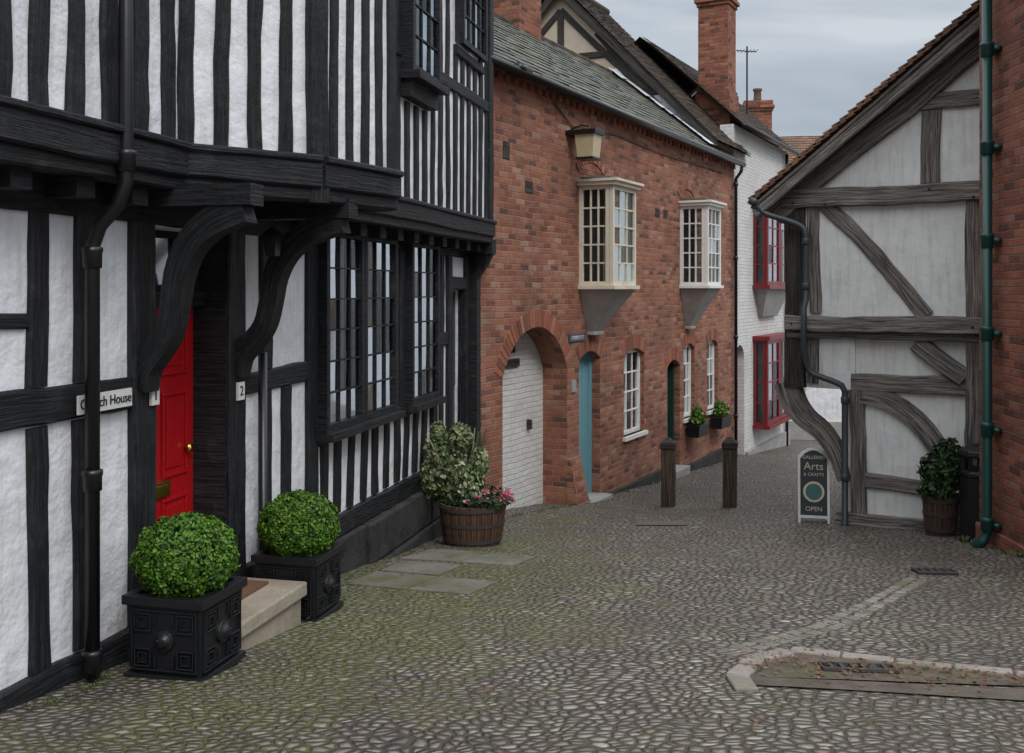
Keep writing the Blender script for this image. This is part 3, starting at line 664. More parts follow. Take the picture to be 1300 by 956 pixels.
for i in range(34):
    c=(U(-.05,.38),U(-.25,.1),.42+U(0,.09)); leaves(m,c,(.03,.03,.02),12,.028,.3,el=1.)
m.obj('bedding_flowers',e,[PINK],recalc=False)
e=barrel('barrel_planter',4.33,10.35,.17,.4)
m=MB();leaves(m,(0,0,.62),(.2,.2,.24),900,.045,.3);leaves(m,(.08,0,.78),(.16,.16,.2),500,.045,.3);leaves(m,(-.05,-.05,.46),(.2,.18,.1),300,.04,.3);m.obj('evergreen_shrub',e,[LEAFD],recalc=False)
m=MB()
for k in range(8): leaves(m,(U(-.18,.18),U(-.15,.1),U(.43,.5)),(.025,.025,.02),8,.025,.3,el=1.)
m.obj('pansies',e,[m_leaf('white_petals',[(.6,.55,.6),(.4,.2,.45),(.7,.68,.6)])],recalc=False)

# ------------------------------------------------------------------ BRICK HOUSE
B=empty('brick_house',-.395,11.5,0,(.523,1))
EL=10.65
H1=arch(.61,2.44,-.2,1.95,.58,18);H2=arch(2.83,3.58,-.3,2.02,.12);H3=arch(4.5,5.39,.77,1.98,.11);H4=arch(6.5,7.17,-.6,1.68,.12);H5=arch(7.38,8.01,.72,1.94,.1);H6=arch(8.8,9.48,.71,1.94,.1)
wall('brick_front_wall',B,rect(0,EL,-1,5.62),[H1,H2,H3,H4,H5,H6],0,.36,BRICK)
mb=MB();mb.box(0,.3,.36,4.5,-1,5.6);mb.box(EL-.3,EL,.36,4.5,-1,5.6);mb.box(0,EL,4.5,4.7,-1,5.6)
mb.add([(.0,.1,5.6),(.0,2.15,7.2),(.0,4.4,5.5)],[(0,1,2)]);mb.obj('side_walls',B,[BRICK])
mb=MB();ring(mb,.61,2.44,1.95,.58,-.006,.1,.22,.072,1);ring(mb,2.83,3.58,2.02,.12,-.005,.1);ring(mb,4.5,5.39,1.98,.11,-.005,.1);ring(mb,6.5,7.17,1.68,.12,-.005,.1);ring(mb,7.38,8.01,1.94,.1,-.005,.1);ring(mb,8.8,9.48,1.94,.1,-.005,.1)
ring(mb,2.78,3.72,4.62,.16,-.02,.1,.11,.07,1);ring(mb,7.12,8.0,4.62,.16,-.02,.1,.11,.07,1)
x=.0
while x<EL:
    mb.box(x+.004,min(EL,x+.1),-.045,.05,5.46,5.53)
    x+=.21
mb.obj('brick_arches',B,[VOUS],False,.004)
mb=MB();mb.box(0,EL,-.03,.02,5.535,5.6);mb.obj('eaves_course',B,[BRICK])
mb=MB();mb.box(.45,2.6,.36,.42,-.2,2.7,0);mb.obj('painted_inner_wall',B,[WBRICK])
mb=MB();mb.box(.95,1.7,.33,.37,2.02,2.12,0);mb.box(1.1,1.6,.34,.365,2.2,2.34,0);mb.box(1.95,2.0,.30,.36,1.18,1.3,0)
mb.obj('lintel_and_latch',B,[OAKD])
mb=MB();mb.taper((2.42,2.80,-.22,.01,-.1),(2.44,2.78,-.05,.01,.75));mb.taper((.3,.62,-.1,.01,-.1),(.35,.61,-.03,.01,.6));mb.obj('pier_buttress',B,[BRICK],False,.01)
mb=MB();
for a,b in ((3.6,6.48),(7.19,EL)): mb.box(a,b,-.06,.02,-1,.18-.04*a)
mb.obj('plinth',B,[PLINTH],False,.01)
mb=MB();mb.box(2.83,3.58,.18,.22,-.2,2.2)
for i in range(1,6): mb.box(2.83+i*.125-.004,2.83+i*.125+.004,.172,.182,.1,2.12)
mb.box(2.83,2.89,.13,.2,-.1,2.15);mb.box(3.52,3.58,.13,.2,-.1,2.15);mb.box(2.89,3.52,.131,.2,2.05,2.15);mb.obj('blue_door',B,[BLUE],False,.003)
mb=MB();mb.box(6.5,7.17,.2,.24,-.6,1.85);mb.box(6.58,7.08,.18,.2,.1,.7);mb.box(6.58,7.08,.18,.2,.85,1.6);mb.box(6.5,6.56,.1,.2,-.6,1.8);mb.box(7.11,7.17,.1,.2,-.6,1.8);mb.obj('green_door',B,[DGREEN],False,.004)
mb=MB();mb.box(2.8,3.62,-.18,.2,-.3,.09);mb.box(6.45,7.2,-.18,.2,-.6,-.05);mb.obj('door_sills',B,[GREY],False,.01)
fr=MB();gl=MB();bk=MB()
for (x0,x1,z0,z1,c,r) in ((4.5,5.39,.77,2.08,3,4),(7.38,8.01,.72,2.03,3,4),(8.8,9.48,.71,2.03,3,4)):
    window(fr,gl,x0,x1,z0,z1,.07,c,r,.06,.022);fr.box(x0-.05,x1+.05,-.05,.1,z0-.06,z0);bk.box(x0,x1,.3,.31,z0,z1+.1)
co=MB()
for n_,(x0,x1,z0,z1,d_) in enumerate(((2.83,3.70,3.06,4.42,.5),(7.17,7.97,3.08,4.46,.5))):
    F=MB();Gm=MB()
    F.M=Matrix.Translation((0,-d_,0));Gm.M=F.M;window(F,Gm,x0,x1,z0,z1,0,3,5,.06,.022)
    for xx in (x0,x1-.05):
        M=Matrix(((0,1,0,xx),(-1,0,0,0),(0,0,1,0),(0,0,0,1)))
        F.M=M;Gm.M=M;window(F,Gm,.0,d_-.055,z0,z1,0.,3,5,.055,.022)
    F.M=Matrix.Identity(4)
    F.box(x0-.05,x1+.05,-d_-.05,.0,z1,z1+.05);F.box(x0-.08,x1+.08,-d_-.09,.0,z1+.05,z1+.085);F.box(x0-.04,x1+.04,-d_-.04,.0,z0-.05,z0)
    F.obj('bay_window_frame',B,[CPAINT if n_==0 else WPAINT]);Gm.obj('bay_window_panes',B,[GLASS])
    co.taper((x0+.28,x1-.28,-.1,0,2.42 if n_==0 else 2.36),(x0,x1,-d_,0,z0-.05));co.box(x0+.27,x1-.27,-.12,0,2.37 if n_==0 else 2.31,2.42 if n_==0 else 2.36)
    co.box(x0+.05,x1-.05,-d_+.05,-.0,z1+.085,z1+.13,1)
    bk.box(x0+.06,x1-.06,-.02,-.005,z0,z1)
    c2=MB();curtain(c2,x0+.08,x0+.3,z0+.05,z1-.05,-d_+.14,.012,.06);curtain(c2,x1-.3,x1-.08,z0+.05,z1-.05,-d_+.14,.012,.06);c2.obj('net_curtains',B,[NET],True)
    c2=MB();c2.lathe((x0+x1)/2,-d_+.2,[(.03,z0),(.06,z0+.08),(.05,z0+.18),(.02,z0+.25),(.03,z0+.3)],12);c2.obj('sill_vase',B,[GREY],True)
fr.obj('sash_window_frames',B,[WPAINT]);gl.obj('sash_window_panes',B,[GLASS]);bk.obj('dim_room_panels',B,[DIM]);co.obj('bay_corbels',B,[GREY,SLATE],False,.008)  # bk: flat panels behind glass, room shade painted as dim grey
mb=MB();mb.add([(p[0],-.006,p[1]) for p in arch(2.80,3.70,4.6,4.62,.15)],[tuple(range(15))]);mb.add([(p[0],-.006,p[1]) for p in arch(7.14,7.98,4.6,4.62,.15)],[tuple(range(15))]);mb.obj('arch_infill',B,[BRICKC])
vd=Vector((0,2.05,1.62)).normalized()
mb=MB();mb.add([(-.05,-.14,5.585),(EL,-.14,5.585),(EL,2.0,7.27),(-.05,2.0,7.27)],[(0,1,2,3)]);mb.add([(-.05,2.0,7.25),(EL,2.0,7.25),(EL,4.8,5.2),(-.05,4.8,5.2)],[(0,1,2,3)]);mb.obj('roof_base',B,[OAKD])
mb=MB();tiles(mb,(-.1,-.18,5.58),(1,0,0),vd,EL+.1,2.72,.26,.17,.011,.009);mb.obj('slate_roof',B,[SLATE])
mb=MB();x=-.1
while x<9.0: mb.tube([(x+.01,2.0,7.27+U(0,.01)),(x+.43,2.0,7.27+U(0,.01))],.075,10);x+=.44
mb.obj('ridge_tiles',B,[TILE],True)
mb=MB();mb.tube([(-.1,-.2,5.56),(EL,-.2,5.54)],.05,10);mb.tube([(EL-.12,-.2,5.52),(EL-.12,-.18,5.4),(EL-.12,-.07,5.25),(EL-.12,-.07,-.4)],.035,10)
for z in (.4,2.,3.6,5.1): mb.lathe(EL-.12,-.07,[(.035,z),(.048,z+.01),(.048,z+.07),(.035,z+.08)],12)
mb.tube([(.9,-.2,5.6),(.6,-.2,5.6)],.06,8)
mb.tube([(2.0,-.02,5.42),(2.55,-.02,5.2),(4.2,-.02,5.3),(6.,-.02,5.25),(9.8,-.02,5.3)],.008,5);mb.obj('gutter_and_downpipe',B,[CIRON],True)
mb=MB();mb.tube([(2.55,0,5.15),(2.55,-.15,5.2),(2.55,-.27,5.18)],.012,6,1);mb.taper((2.43,2.67,-.37,-.15,4.76),(2.41,2.69,-.40,-.12,5.06));mb.box(2.38,2.72,-.43,-.0,5.06,5.12,1);mb.box(2.41,2.69,-.39,-.13,4.73,4.76,1)
mb.obj('wall_lantern',B,[LAMPG,CIRON],False,.004)
mb=MB();mb.box(2.47,3.02,-.02,-.002,2.3,2.4,0);mb.box(2.56,2.7,-.02,-.002,1.62,1.78,1);mb.obj('street_name_plate',B,[BSIGN,GREY]);text('CHURCH ST',B,(2.745,-.023,2.35),.075,WSIGN)
mb=MB()
for (a,b) in ((1.2,.0),(5.9,0),(6.3,0)): mb.box(a,a+.2,-.008,.0,4.2+b,4.34+b)
mb.box(.62,.78,-.008,0,4.55,4.75);mb.obj('air_vents',B,[OAKD])
def chimney(name,parent,x0,x1,y0,y1,z0,z1,mat=BRICKC,pots=0):
    mb=MB();h=z1-z0;mb.box(x0,x1,y0,y1,z0,z0+h*.45);mb.box(x0+.05,x1-.05,y0+.05,y1-.05,z0+h*.45,z1-.3)
    mb.box(x0+.02,x1-.02,y0+.02,y1-.02,z0+h*.45,z0+h*.45+.08)
    mb.box(x0+.02,x1-.02,y0+.02,y1-.02,z1-.3,z1-.22);mb.box(x0-.02,x1+.02,y0-.02,y1+.02,z1-.22,z1-.14);mb.box(x0+.02,x1-.02,y0+.02,y1-.02,z1-.14,z1)
    mb.obj(name,parent,[mat],False,.008)
    if pots:
        p=MB();
        for i in range(pots):
            cx=x0+(x1-x0)*(i+.5)/pots;p.lathe(cx,(y0+y1)/2,[(.13,z1),(.11,z1+.1),(.1,z1+.3),(.13,z1+.32),(.13,z1+.38),(.09,z1+.38)],16)
        p.obj(name+'_pots',parent,[TILEO],True)
chimney('chimney',B,4.55,5.35,1.8,2.55,6.6,9.6)
for n_,(x0,x1,z) in enumerate(((7.4,8.0,.4),(8.82,9.47,.38))):
    mb=MB();mb.taper((x0+.02,x1-.02,-.26,-.06,z),(x0,x1,-.28,-.06,z+.2));mb.box(x0-.01,x1+.01,-.29,-.05,z+.2,z+.22);mb.obj('window_box',B,[CIRON],False,.004)
    m=MB();leaves(m,((x0+x1)/2,-.17,z+.3),(.3,.12,.15),600,.04,.2);leaves(m,(x0+.2,-.17,z+.42),(.14,.1,.12),200,.04,.2);m.obj('window_box_foliage',B,[LEAF],recalc=False)
    m=MB()
    for i in range(12): leaves(m,(U(x0,x1),U(-.28,-.12),z+U(.25,.42)),(.025,.025,.02),8,.03,.3,el=1.)
    m.obj('window_box_flowers',B,[m_leaf('mixed_petals%d'%n_,[(.6,.3,.02),(.7,.65,.6),(.5,.03,.1)])],recalc=False)

# ------------------------------------------------------------------ TALL TIMBERED HOUSE BEHIND
T=empty('timber_gabled_house',-.395,11.5,0,(.523,1))
SG=9.14;ap=3.2;za=9.25;ze=5.9
mb=MB();mb.add([(SG,0.05,5.3),(SG,6.4,5.3),(SG,6.4,5.9),(SG,ap,za-.05),(SG,.05,5.95),(SG+.2,0.05,5.3),(SG+.2,6.4,5.3),(SG+.2,6.4,5.9),(SG+.2,ap,za-.05),(SG+.2,.05,5.95)],[(0,1,2,3,4),(5,6,7,8,9),(0,5,6,1),(1,6,7,2),(2,7,8,3),(3,8,9,4),(4,9,5,0)])
mb.box(SG+.2,11.2,.1,.3,5.3,6.0);mb.box(11.0,11.2,.1,6.3,5.3,6.);mb.obj('rendered_gable_wall',T,[CREAM])
mb=MB();Mx=Matrix(((0,1,0,SG),(1,0,0,0),(0,0,1,0),(0,0,0,1)));mb.M=Mx
k=(za-ze)/ap
mb.beam((-.1,ze-.13),(ap,za-.1),.17,-.18,-.13);mb.beam((6.5,ze-.13),(ap,za-.1),.17,-.18,-.13)
mb.beam((.35,ze+.0),(ap,za-.5),.13,-.03,.1);mb.beam((6.1,ze),(ap,za-.5),.13,-.03,.1)
mb.beam((1.0,6.9),(5.4,6.9),.16,-.035,.1);mb.beam((1.7,7.75),(4.7,7.75),.13,-.035,.1)
mb.beam((1.3,6.95),(2.4,8.2),.14,-.028,.1);mb.beam((5.,6.95),(4.0,8.2),.14,-.028,.1);mb.beam((ap,6.95),(ap,8.7),.14,-.028,.1)
mb.obj('gable_timbers',T,[OAKD])
mb=MB();vv=Vector((0,ap+.1,za-ze+.1)).normalized();Lr=math.hypot(ap+.15,za-ze+.1)
tiles(mb,(SG-.2,-.15,ze-.08),(1,0,0),vv,2.4,Lr,.17,.11,.013,.008);vv2=Vector((0,-(ap+.1),za-ze+.1)).normalized();tiles(mb,(SG-.2,6.55,ze-.08),(1,0,0),vv2,2.4,Lr,.17,.2,.013)
mb.obj('clay_tile_roof',T,[TILE])
mb=MB();mb.add([(SG-.19,-.13,ze-.1),(11.58,-.13,ze-.1),(11.58,ap,za),(SG-.19,ap,za),(11.58,6.53,ze-.1),(SG-.19,6.53,ze-.1)],[(0,1,2,3),(3,2,4,5)]);mb.tube([(SG-.2,ap,za+.05),(11.6,ap,za+.05)],.09,10);mb.obj('roof_base',T,[TILE])
mb=MB();n_=13
for i in range(n_):
    t0=i/n_;t1=(i+.93)/n_;w=U(.28,.5);p=lambda t,ww,h:Vector((SG-ww,-.1+2.1*t,5.70+1.66*t+h))
    mb.add([p(t0,w,.035),p(t1,w*U(.8,1.1),.035),p(t1,.02,.06),p(t1,.01,.22),p(t0,.01,.22),p(t0,.02,.06)],[(0,1,2,5),(5,2,3,4)])
mb.obj('lead_flashing',T,[LEADF])
chimney('chimney',T,11.05,11.75,.2,.95,5.4,9.3)

# ------------------------------------------------------------------ WHITE BRICK HOUSE
Wh=empty('white_brick_house',-.395,11.5,0,(.523,1));x0,x1=EL+.02,15.6
wall('white_brick_wall',Wh,rect(x0,x1,-1.8,6.4),[arch(x0+.15,x0+.85,-1.2,1.55,.3)],0.02,.3,WBRICK)
mb=MB();mb.box(x1-.25,x1,.3,4.5,-1.8,6.4);mb.box(x0,x1,4.3,4.5,-1.8,6.4);mb.add([(x1-.01,.05,6.38),(x1-.01,2.1,8.3),(x1-.01,4.4,6.38)],[(0,1,2)]);mb.obj('side_walls',Wh,[WBRICK])
mb=MB();mb.box(x0+.15,x0+.85,.2,.24,-1.2,1.9);mb.obj('red_arched_door',Wh,[REDW])
F=MB();Gm=MB();bk=MB()
for z0,z1 in ((3.1,4.85),(.05,1.9)):
    for (a,b) in ((12.25,14.6),):
        F.M=Gm.M=Matrix.Identity(4)
        window(F,Gm,a,(a+b)/2-.02,z0,z1,-.3,2,4,.09,.03);window(F,Gm,(a+b)/2+.02,b,z0,z1,-.3,2,4,.09,.03)
        M=Matrix(((0,1,0,a),(-1,0,0,0),(0,0,1,0),(0,0,0,1)));F.M=M;Gm.M=M;window(F,Gm,0,.245,z0,z1,0,1,4,.05,.03)
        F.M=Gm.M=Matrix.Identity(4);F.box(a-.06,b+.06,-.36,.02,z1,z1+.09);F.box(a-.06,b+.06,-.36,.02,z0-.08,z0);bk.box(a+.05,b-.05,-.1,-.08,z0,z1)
F.obj('red_window_frames',Wh,[REDW]);Gm.obj('red_window_panes',Wh,[GLASS]);bk.obj('dark_room_panels',Wh,[DIM])  # bk: dim panels added over the white wall, painted as room shade
mb=MB();mb.taper((12.7,14.1,-.08,.02,2.4),(12.3,14.55,-.28,.02,3.02));mb.obj('corbel',Wh,[GREY],False,.01)
mb=MB();mb.tube([(x1-.4,-.05,6.3),(x1-.4,-.05,-1.2)],.04,8);mb.tube([(x0,-.2,6.36),(x1+.1,-.2,6.36)],.055,8);mb.obj('gutter_and_downpipe',Wh,[CIRON],True)
mb=MB();vv=Vector((0,2.2,2.05)).normalized();tiles(mb,(x0,-.2,6.36),(1,0,0),vv,x1-x0+.15,3.0,.25,.17,.012,.006);mb.obj('roof_slope',Wh,[TILE])
mb=MB();mb.add([(x0,-.18,6.34),(x1+.14,-.18,6.34),(x1+.14,2.05,8.42),(x0,2.05,8.42),(x1+.14,4.6,6.3),(x0,4.6,6.3)],[(0,1,2,3),(3,2,4,5)]);mb.obj('roof_base',Wh,[TILE])
mb=MB();mb.box(x0+.9,x1,-.05,.03,-1.8,-.45);mb.obj('plinth',Wh,[GREY])
A=empty('roof_aerial',5.6,24.4,0);mb=MB();mb.tube([(0,0,6.9),(0,0,8.8)],.02,6);mb.tube([(-.25,0,8.7),(.25,.1,8.7)],.012,6)
for i in range(7): mb.tube([(-.25+i*.08,-.12,8.7),(-.25+i*.08,.2,8.7)],.008,5)
mb.obj('aerial_mast',A,[CIRON])
Fh=empty('distant_house',5.2,28.5,0,(1,-.15))
wall('rendered_wall',Fh,rect(0,9,-2,6.1),[rect(2.1,2.9,.2,1.6),rect(4.1,4.9,.2,1.6),rect(2.1,2.9,3.4,4.6)],0,.3,PLASTER)
F=MB();Gm=MB()
for q in ((2.1,2.9,.2,1.6),(4.1,4.9,.2,1.6),(2.1,2.9,3.4,4.6)): window(F,Gm,*q,.1,2,3,.07,.03);F.box(q[0],q[1],.25,.27,q[2],q[3])
F.obj('window_frames',Fh,[WPAINT]);Gm.obj('window_panes',Fh,[GLASS])
mb=MB();tiles(mb,(-.2,-.2,6.0),(1,0,0),(0,2.,1.4),9.4,2.6,.2,.15,.014);mb.add([(-.2,-.2,5.98),(9.2,-.2,5.98),(9.2,1.9,7.45),(-.2,1.9,7.45),(9.2,4.2,5.9),(-.2,4.2,5.9)],[(0,1,2,3),(3,2,4,5)]);mb.obj('orange_tile_roof',Fh,[TILEO])
mb=MB();mb.box(0,.3,.3,4,-2,6);mb.box(8.7,9,.3,4,-2,6);mb.box(0,9,4,4.2,-2,6);mb.obj('side_walls',Fh,[PLASTER2])
mb=MB();mb.box(0,9,-.05,.01,-2,-.6);mb.obj('plinth',Fh,[GREY])
chimney('chimney',Fh,1.25,2.1,.6,1.3,6.,8.35,BRICKC,1)

# ------------------------------------------------------------------ RIGHT GABLE HOUSE
Q=empty('timber_framed_gable_house',3.104,11.69,0,(1.4,-1))
sl=.77
def vz(s): return 4.07+sl*(s+.19) if s<3.2 else 4.07+sl*(3.39)-sl*(s-3.2)
wall('upper_plaster',Q,[(0.05,2.5),(6.4,2.5),(6.4,vz(6.4)-.25),(3.2,vz(3.2)-.25),(0.05,vz(.05)-.25)],[],0,.14,PLASTER2)
wall('lower_plaster',Q,rect(.68,6.3,.3,2.55),[],.06,.2,PLASTER2)
wall('mid_plaster',Q,rect(.12,.8,1.9,2.55),[],.02,.15,PLASTER2)
mb=MB();y0=-.035
mb.beam((.0,4.02),(6.4,4.02),.21,-.09,.1,.014,sag=-.01)
mb.beam((.06,2.63),(6.4,2.63),.17,-.14,.1,.014)
mb.beam((.06,2.50),(6.4,2.50),.08,-.07,.1,.01)
mb.beam((.14,1.9),(.14,4.7-.6),.24,-.05,.1,.014,1)
mb.beam((.36,2.74),(.36,3.92),.13,-.03,.1,.012)
mb.beam((.45,3.95),(1.56,2.72),.16,-.04,.1,.016,sag=.05)
mb.beam((1.46,2.46),(1.93,2.08),.19,y0,.1,.014)
mb.beam((2.03,1.2),(2.03,3.92),.17,-.05,.12,.012)
mb.beam((1.42,4.97),(5.0,4.97),.17,-.05,.1,.012);mb.beam((1.6,4.12),(1.6,4.88),.19,-.04,.1,.01)
mb.beam((.76,2.0),(6.3,1.98),.19,0.0,.15,.014)
mb.beam((.34,2.46),(.34,1.95),.12,-.02,.1,.01)
mb.beam((-.1,4.07-.22),(3.2,vz(3.2)-.37),.2,-.07,.1,.012);mb.beam((6.5,vz(6.5)-.3),(3.2,vz(3.2)-.37),.2,-.07,.1,.012)
mb.beam((.83,.5),(.83,1.9),.16,.0,.15,.012)
mb.beam((.9,.91),(1.6,.91),.16,.01,.15,.01)
mb.beam((2.05,.5),(2.05,1.2),.17,.0,.15,.01)
mb.beam((.6,.49),(6.3,.49),.14,-.02,.2,.012)
pts=[]
for i in range(11):
    t=i/10*math.pi/2; pts.append((.86+.98*math.sin(t)*1.,1.86-1.22*(1-math.cos(t))))
mb.ribbon(pts,[.2]*11,lambda a,b,t:(a,t,b),.0,.12)
pts,wz=smooth_path([(.02,1.95),(.1,1.72),(.24,1.55),(.42,1.42),(.58,1.2),(.68,.9)],[.28,.26,.22,.2,.17,.13])
mb.ribbon(pts,wz,lambda a,b,t:(a,t,b),-.02,.14)
mb.ribbon([(.1,3.95),(.2,4.3),(.5,4.62)],.14,lambda a,b,t:(a,t,b),-.05,.05)
for (a,b,yy) in ((.14,3.98,-.1),(.5,3.95,-.1),(1.6,4.05,-.1),(2.03,2.62,-.145),(.14,2.62,-.145),(2.03,3.95,-.1)): mb.lathe(a,b,[(0,yy-.008),(.013,yy-.006),(.014,yy+.01)],8,1,'y')
mb.obj('oak_frame',Q,[OAK,OAKD])
mb=MB();mb.box(.6,6.3,-.03,.25,-.3,.42);mb.obj('brick_plinth',Q,[BRICKC])
mb=MB();mb.box(.05,.2,.14,6,1.9,4.2);mb.box(.68,.85,.2,6,-.2,1.95);mb.box(0.05,6.4,5.9,6.0,-.2,4.2);mb.box(6.3,6.4,.14,6,-.2,4.2);mb.obj('side_walls',Q,[PLASTER2])
mb=MB()
vl=Vector((1,0,sl)).normalized();Ls=3.45/vl.x*1.0
for k_ in range(2): tiles(mb,(-.28,-.34,4.0-.035*k_),(0,1,0),vl,6.4 if k_==0 else .4,Ls+.0,.17,.11,.018,.007)
vr=Vector((-1,0,sl)).normalized();tiles(mb,(6.68,-.32,4.0),(0,1,0),vr,6.4,Ls+.0,.17,.2,.014)
mb.obj('clay_tile_roof',Q,[TILEO])
mb=MB()
mb.beam((-.27,3.925),(3.2,3.925+sl*3.47),.04,-.30,6.,.003);mb.beam((6.67,3.955),(3.2,3.955+sl*3.47),.04,-.30,6.,.003)
mb.beam((-.24,3.86),(3.2,3.86+sl*3.44-.01),.1,-.29,-.24,.004)
mb.obj('verge_board',Q,[OAK])
mb=MB();mb.tube([(-.24,-.34,4.0),(-.24,6,3.96)],.05,8)
pp,_=smooth_path([(-.2,3.95),(-.12,3.86),(.1,3.78),(.26,3.70),(.3,3.58),(.3,3.3)],[1]*6)
mb.tube([(a,-.28+.16*min(1,(a+.2)/.46),b) for a,b in pp]+[(.3,-.12,2.9),(.3,-.19,2.8),(.3,-.2,2.4),(.3,-.12,2.2),(.33,-.1,2.1),(.38,-.1,2.06),(.6,-.08,1.99),(.68,-.06,1.95),(.71,-.05,1.88),(.71,-.05,.45),(.72,-.12,.38)],.034,10)
for z in (3.5,3.0): mb.lathe(.3,-.12,[(.036,z),(.045,z+.01),(.045,z+.07),(.036,z+.08)],12)
for z in (1.75,.9): mb.lathe(.71,-.05,[(.036,z),(.045,z+.01),(.045,z+.07),(.036,z+.08)],12)
mb.obj('rainwater_pipe',Q,[GREYP],True)

# ------------------------------------------------------------------ RIGHT BRICK BUILDING
K=empty('red_brick_building',4.47,9.8,0,(-.04,-1))
mb=MB();mb.box(0,3.6,0,5,-.5,6.3);mb.obj('brick_wall',K,[BRICK2],False,.008)
mb=MB();mb.box(-.02,3.6,-.03,.0,-.5,.78);mb.obj('brick_plinth',K,[BRICK2],False,.01)
mb=MB();xp=.42
mb.tube([(xp,-.1,6.2),(xp,-.1,.78),(xp,-.13,.7),(xp,-.22,.64)],.045,14)
for z in (.85,1.72,2.6,3.45,4.3,5.2): mb.lathe(xp,-.1,[(.045,z-.07),(.057,z-.06),(.057,z+.02),(.064,z+.03),(.064,z+.06),(.045,z+.07)],18);mb.box(xp-.09,xp+.09,-.06,0,z-.02,z+.02)
mb.obj('green_downpipe',K,[GPIPE],True)
mb=MB();mb.taper((-.15,3.75,-.25,5.2,6.3),(1.5,2.2,2.4,2.5,7.9));mb.obj('roof',K,[TILE])

# ------------------------------------------------------------------ street furniture
def bollard(x,y):
    z=G(x,y);e=empty('wooden_bollard',x,y,z-.02,(.95,-.3));mb=MB()
    w=.085
    mb.beam((0,0),(0,.8),.17,-.085,.085,.003);mb.obj('post',e,[m_oldtimber('bollard_oak',(.035,.025,.018),(.17,.13,.09))])
    m=MB();m.taper((-w-.012,w+.012,-w-.012,w+.012,.8),(-w-.012,w+.012,-w-.012,w+.012,.86));m.taper((-w-.012,w+.012,-w-.012,w+.012,.86),(-.02,.02,-.02,.02,.93));m.taper((-w+.005,w-.005,-w+.005,w-.005,.76),(-w-.012,w+.012,-w-.012,w+.012,.8));m.obj('cap',e,[OAKD],False,.006)
bollard(2.06,13.5);bollard(2.83,13.3)
x,y=4.60,10.02;e=empty('litter_bin',x,y,G(x,y)-.01,(1,-.3));mb=MB()
mb.lathe(0,0,[(.2,0),(.205,.03),(.2,.05),(.2,.62),(.21,.64),(.21,.67),(.19,.68),(.19,.69)],8);mb.lathe(0,0,[(.215,.82),(.22,.84),(.21,.88),(.12,.93),(.02,.945)],8)
for k in range(8):
    t=2*math.pi*(k)/8;mb.box(.175*math.cos(t)-.018,.175*math.cos(t)+.018,.175*math.sin(t)-.018,.175*math.sin(t)+.018,.68,.83)
mb.lathe(0,0,[(.15,.3),(.15,.7)],16)
mb.obj('bin_body',e,[CIRON],False,.004);text('LITTER',e,(-.0,-.192,.52),.035,GOLD)
x,y=3.40,11.55;e=empty('a_board_sign',x,y,G(x,y),(1,-.25))
for sgn in (1,-1):
    mb=MB();M=Matrix.Translation((0,-.13*sgn,0))@Matrix.Rotation(-.15*sgn,4,'X')
    mb.M=M;hw=.17
    mb.box(-hw,-hw+.025,-.015,.015,0,.74);mb.box(hw-.025,hw,-.015,.015,0,.74);mb.box(-hw+.025,hw-.025,-.014,.014,.07,.1);mb.ribbon([(-hw+.01,.73),(-.11,.79),(-.05,.825),(0,.835),(.05,.825),(.11,.79),(hw-.01,.73)],.028,lambda a,b,t:(a,t,b),-.014,.014)
    mb.obj('board_frame',e,[WPAINT])
    m=MB();m.M=M;pp=[(-hw+.02,.09),(hw-.02,.09),(hw-.02,.73),(.1,.79),(0,.83),(-.1,.79),(-hw+.02,.73)]
    m.add([(a,-.006,b) for a,b in pp]+[(a,.006,b) for a,b in pp],[tuple(range(7)),tuple(range(13,6,-1))]);m.obj('board_panel',e,[BOARD])
    if sgn>0:
        text('GALLERIES',e,(0,-.01,.74),.052,GOLD,.001,M=M);text('Arts',e,(0,-.01,.64),.12,GOLD,.001,M=M);text('& CRAFTS',e,(0,-.01,.55),.05,GOLD,.001,M=M);text('OPEN',e,(0,-.01,.17),.07,GOLD,.001,M=M)
        m=MB();m.M=M;m.lathe(0,.36,[(.0,-.012),(.115,-.012),(.115,-.006)],24,0,'y');m.obj('picture_medallion',e,[GOLD]);m=MB();m.M=M;m.lathe(0,.36,[(.0,-.016),(.09,-.016),(.09,-.011)],24,0,'y');m.obj('medallion_centre',e,[m_flat('teal',(.05,.14,.13),.5)])

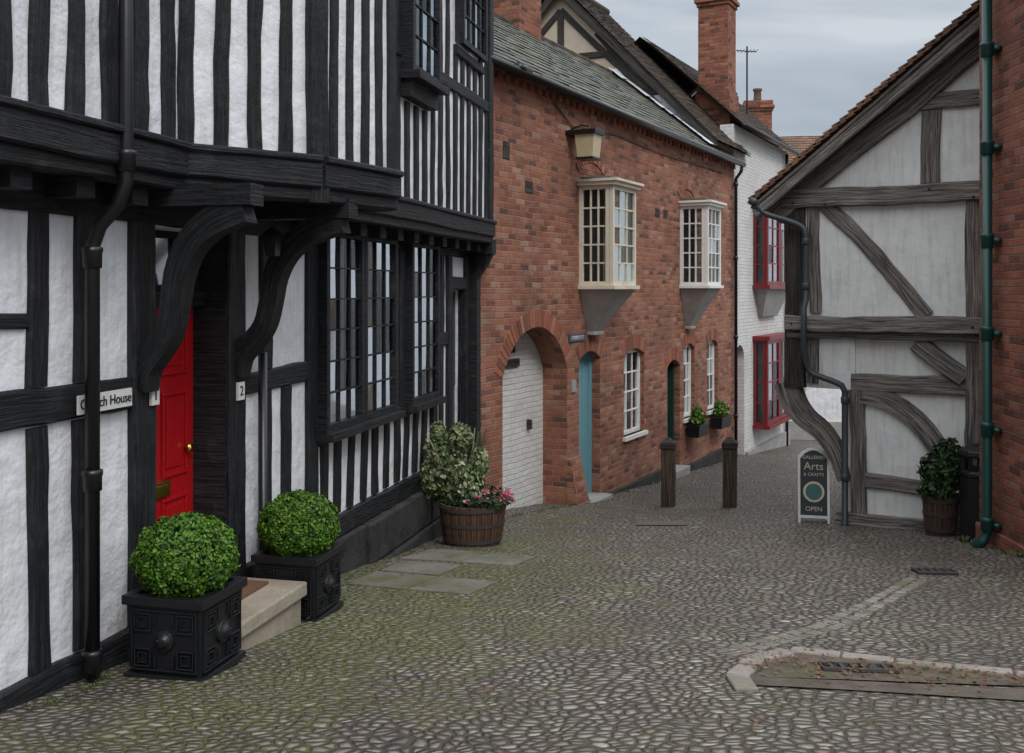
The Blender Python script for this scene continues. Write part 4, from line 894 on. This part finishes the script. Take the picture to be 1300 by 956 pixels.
# ------------------------------------------------------------------ world, sun, camera
w=bpy.data.worlds.new('World');sc.world=w;w.use_nodes=True;nt=w.node_tree;bg=nt.nodes['Background']
sky=N(nt,'TexSky',sky_type='NISHITA');sky.sun_disc=False;sky.sun_elevation=math.radians(45);sky.sun_rotation=math.radians(155)
tc=N(nt,'TexCoord');gz=N(nt,'SeparateXYZ',{0:tc.outputs['Generated']}).outputs[2]
mp=N(nt,'Mapping',{'Vector':tc.outputs['Generated'],'Scale':(1.,1.,4.5),'Location':(.3,.1,.2)}).outputs[0]
cl=noise(nt,mp,2.2,7,.55,.3)
cc=ramp(nt,cl,[(.32,(.27,.33,.41)),(.5,(.44,.50,.57)),(.68,(.66,.71,.76))])
hz=ramp(nt,gz,[(.0,1.),(.16,.15),(.3,0.)]);cc=mixc(nt,hz,cc,(.68,.73,.77))
bo=N(nt,'MapRange',{0:gz,1:.29,2:.75,3:1.,4:4.7}).outputs[0]
wc=mixc(nt,N(nt,'MapRange',{0:gz,1:.29,2:.6}).outputs[0],(1.,1.,1.),(1.08,1.0,.93))
cc=mixc(nt,1.,cc,wc,'MULTIPLY')
cc=N(nt,'VectorMath',{0:cc,'Scale':bo},operation='SCALE').outputs[0]
s2=N(nt,'VectorMath',{0:sky.outputs[0],'Scale':.08},operation='SCALE').outputs[0]
fin=mixc(nt,.9,s2,cc)
nt.links.new(fin,bg.inputs[0]);bg.inputs[1].default_value=1.0
L=bpy.data.lights.new('sun','SUN');L.energy=1.4;L.angle=math.radians(20);L.color=(1,.96,.9);lo=bpy.data.objects.new('sun',L);sc.collection.objects.link(lo)
el=math.radians(45);az=math.radians(155);sd=Vector((math.sin(az)*math.cos(el),math.cos(az)*math.cos(el),math.sin(el)));lo.rotation_euler=sd.to_track_quat('Z','Y').to_euler();lo.location=(5,-5,15)
cam=bpy.data.cameras.new('camera');co_=bpy.data.objects.new('camera',cam);sc.collection.objects.link(co_);sc.camera=co_
cam.sensor_width=36;cam.lens=36;cam.shift_y=-110/1300;cam.clip_end=2000;cam.clip_start=.05;co_.location=(0,0,3.0);co_.rotation_euler=(math.pi/2,0,0)
sc.view_settings.view_transform='Standard';sc.view_settings.look='None';sc.view_settings.exposure=0
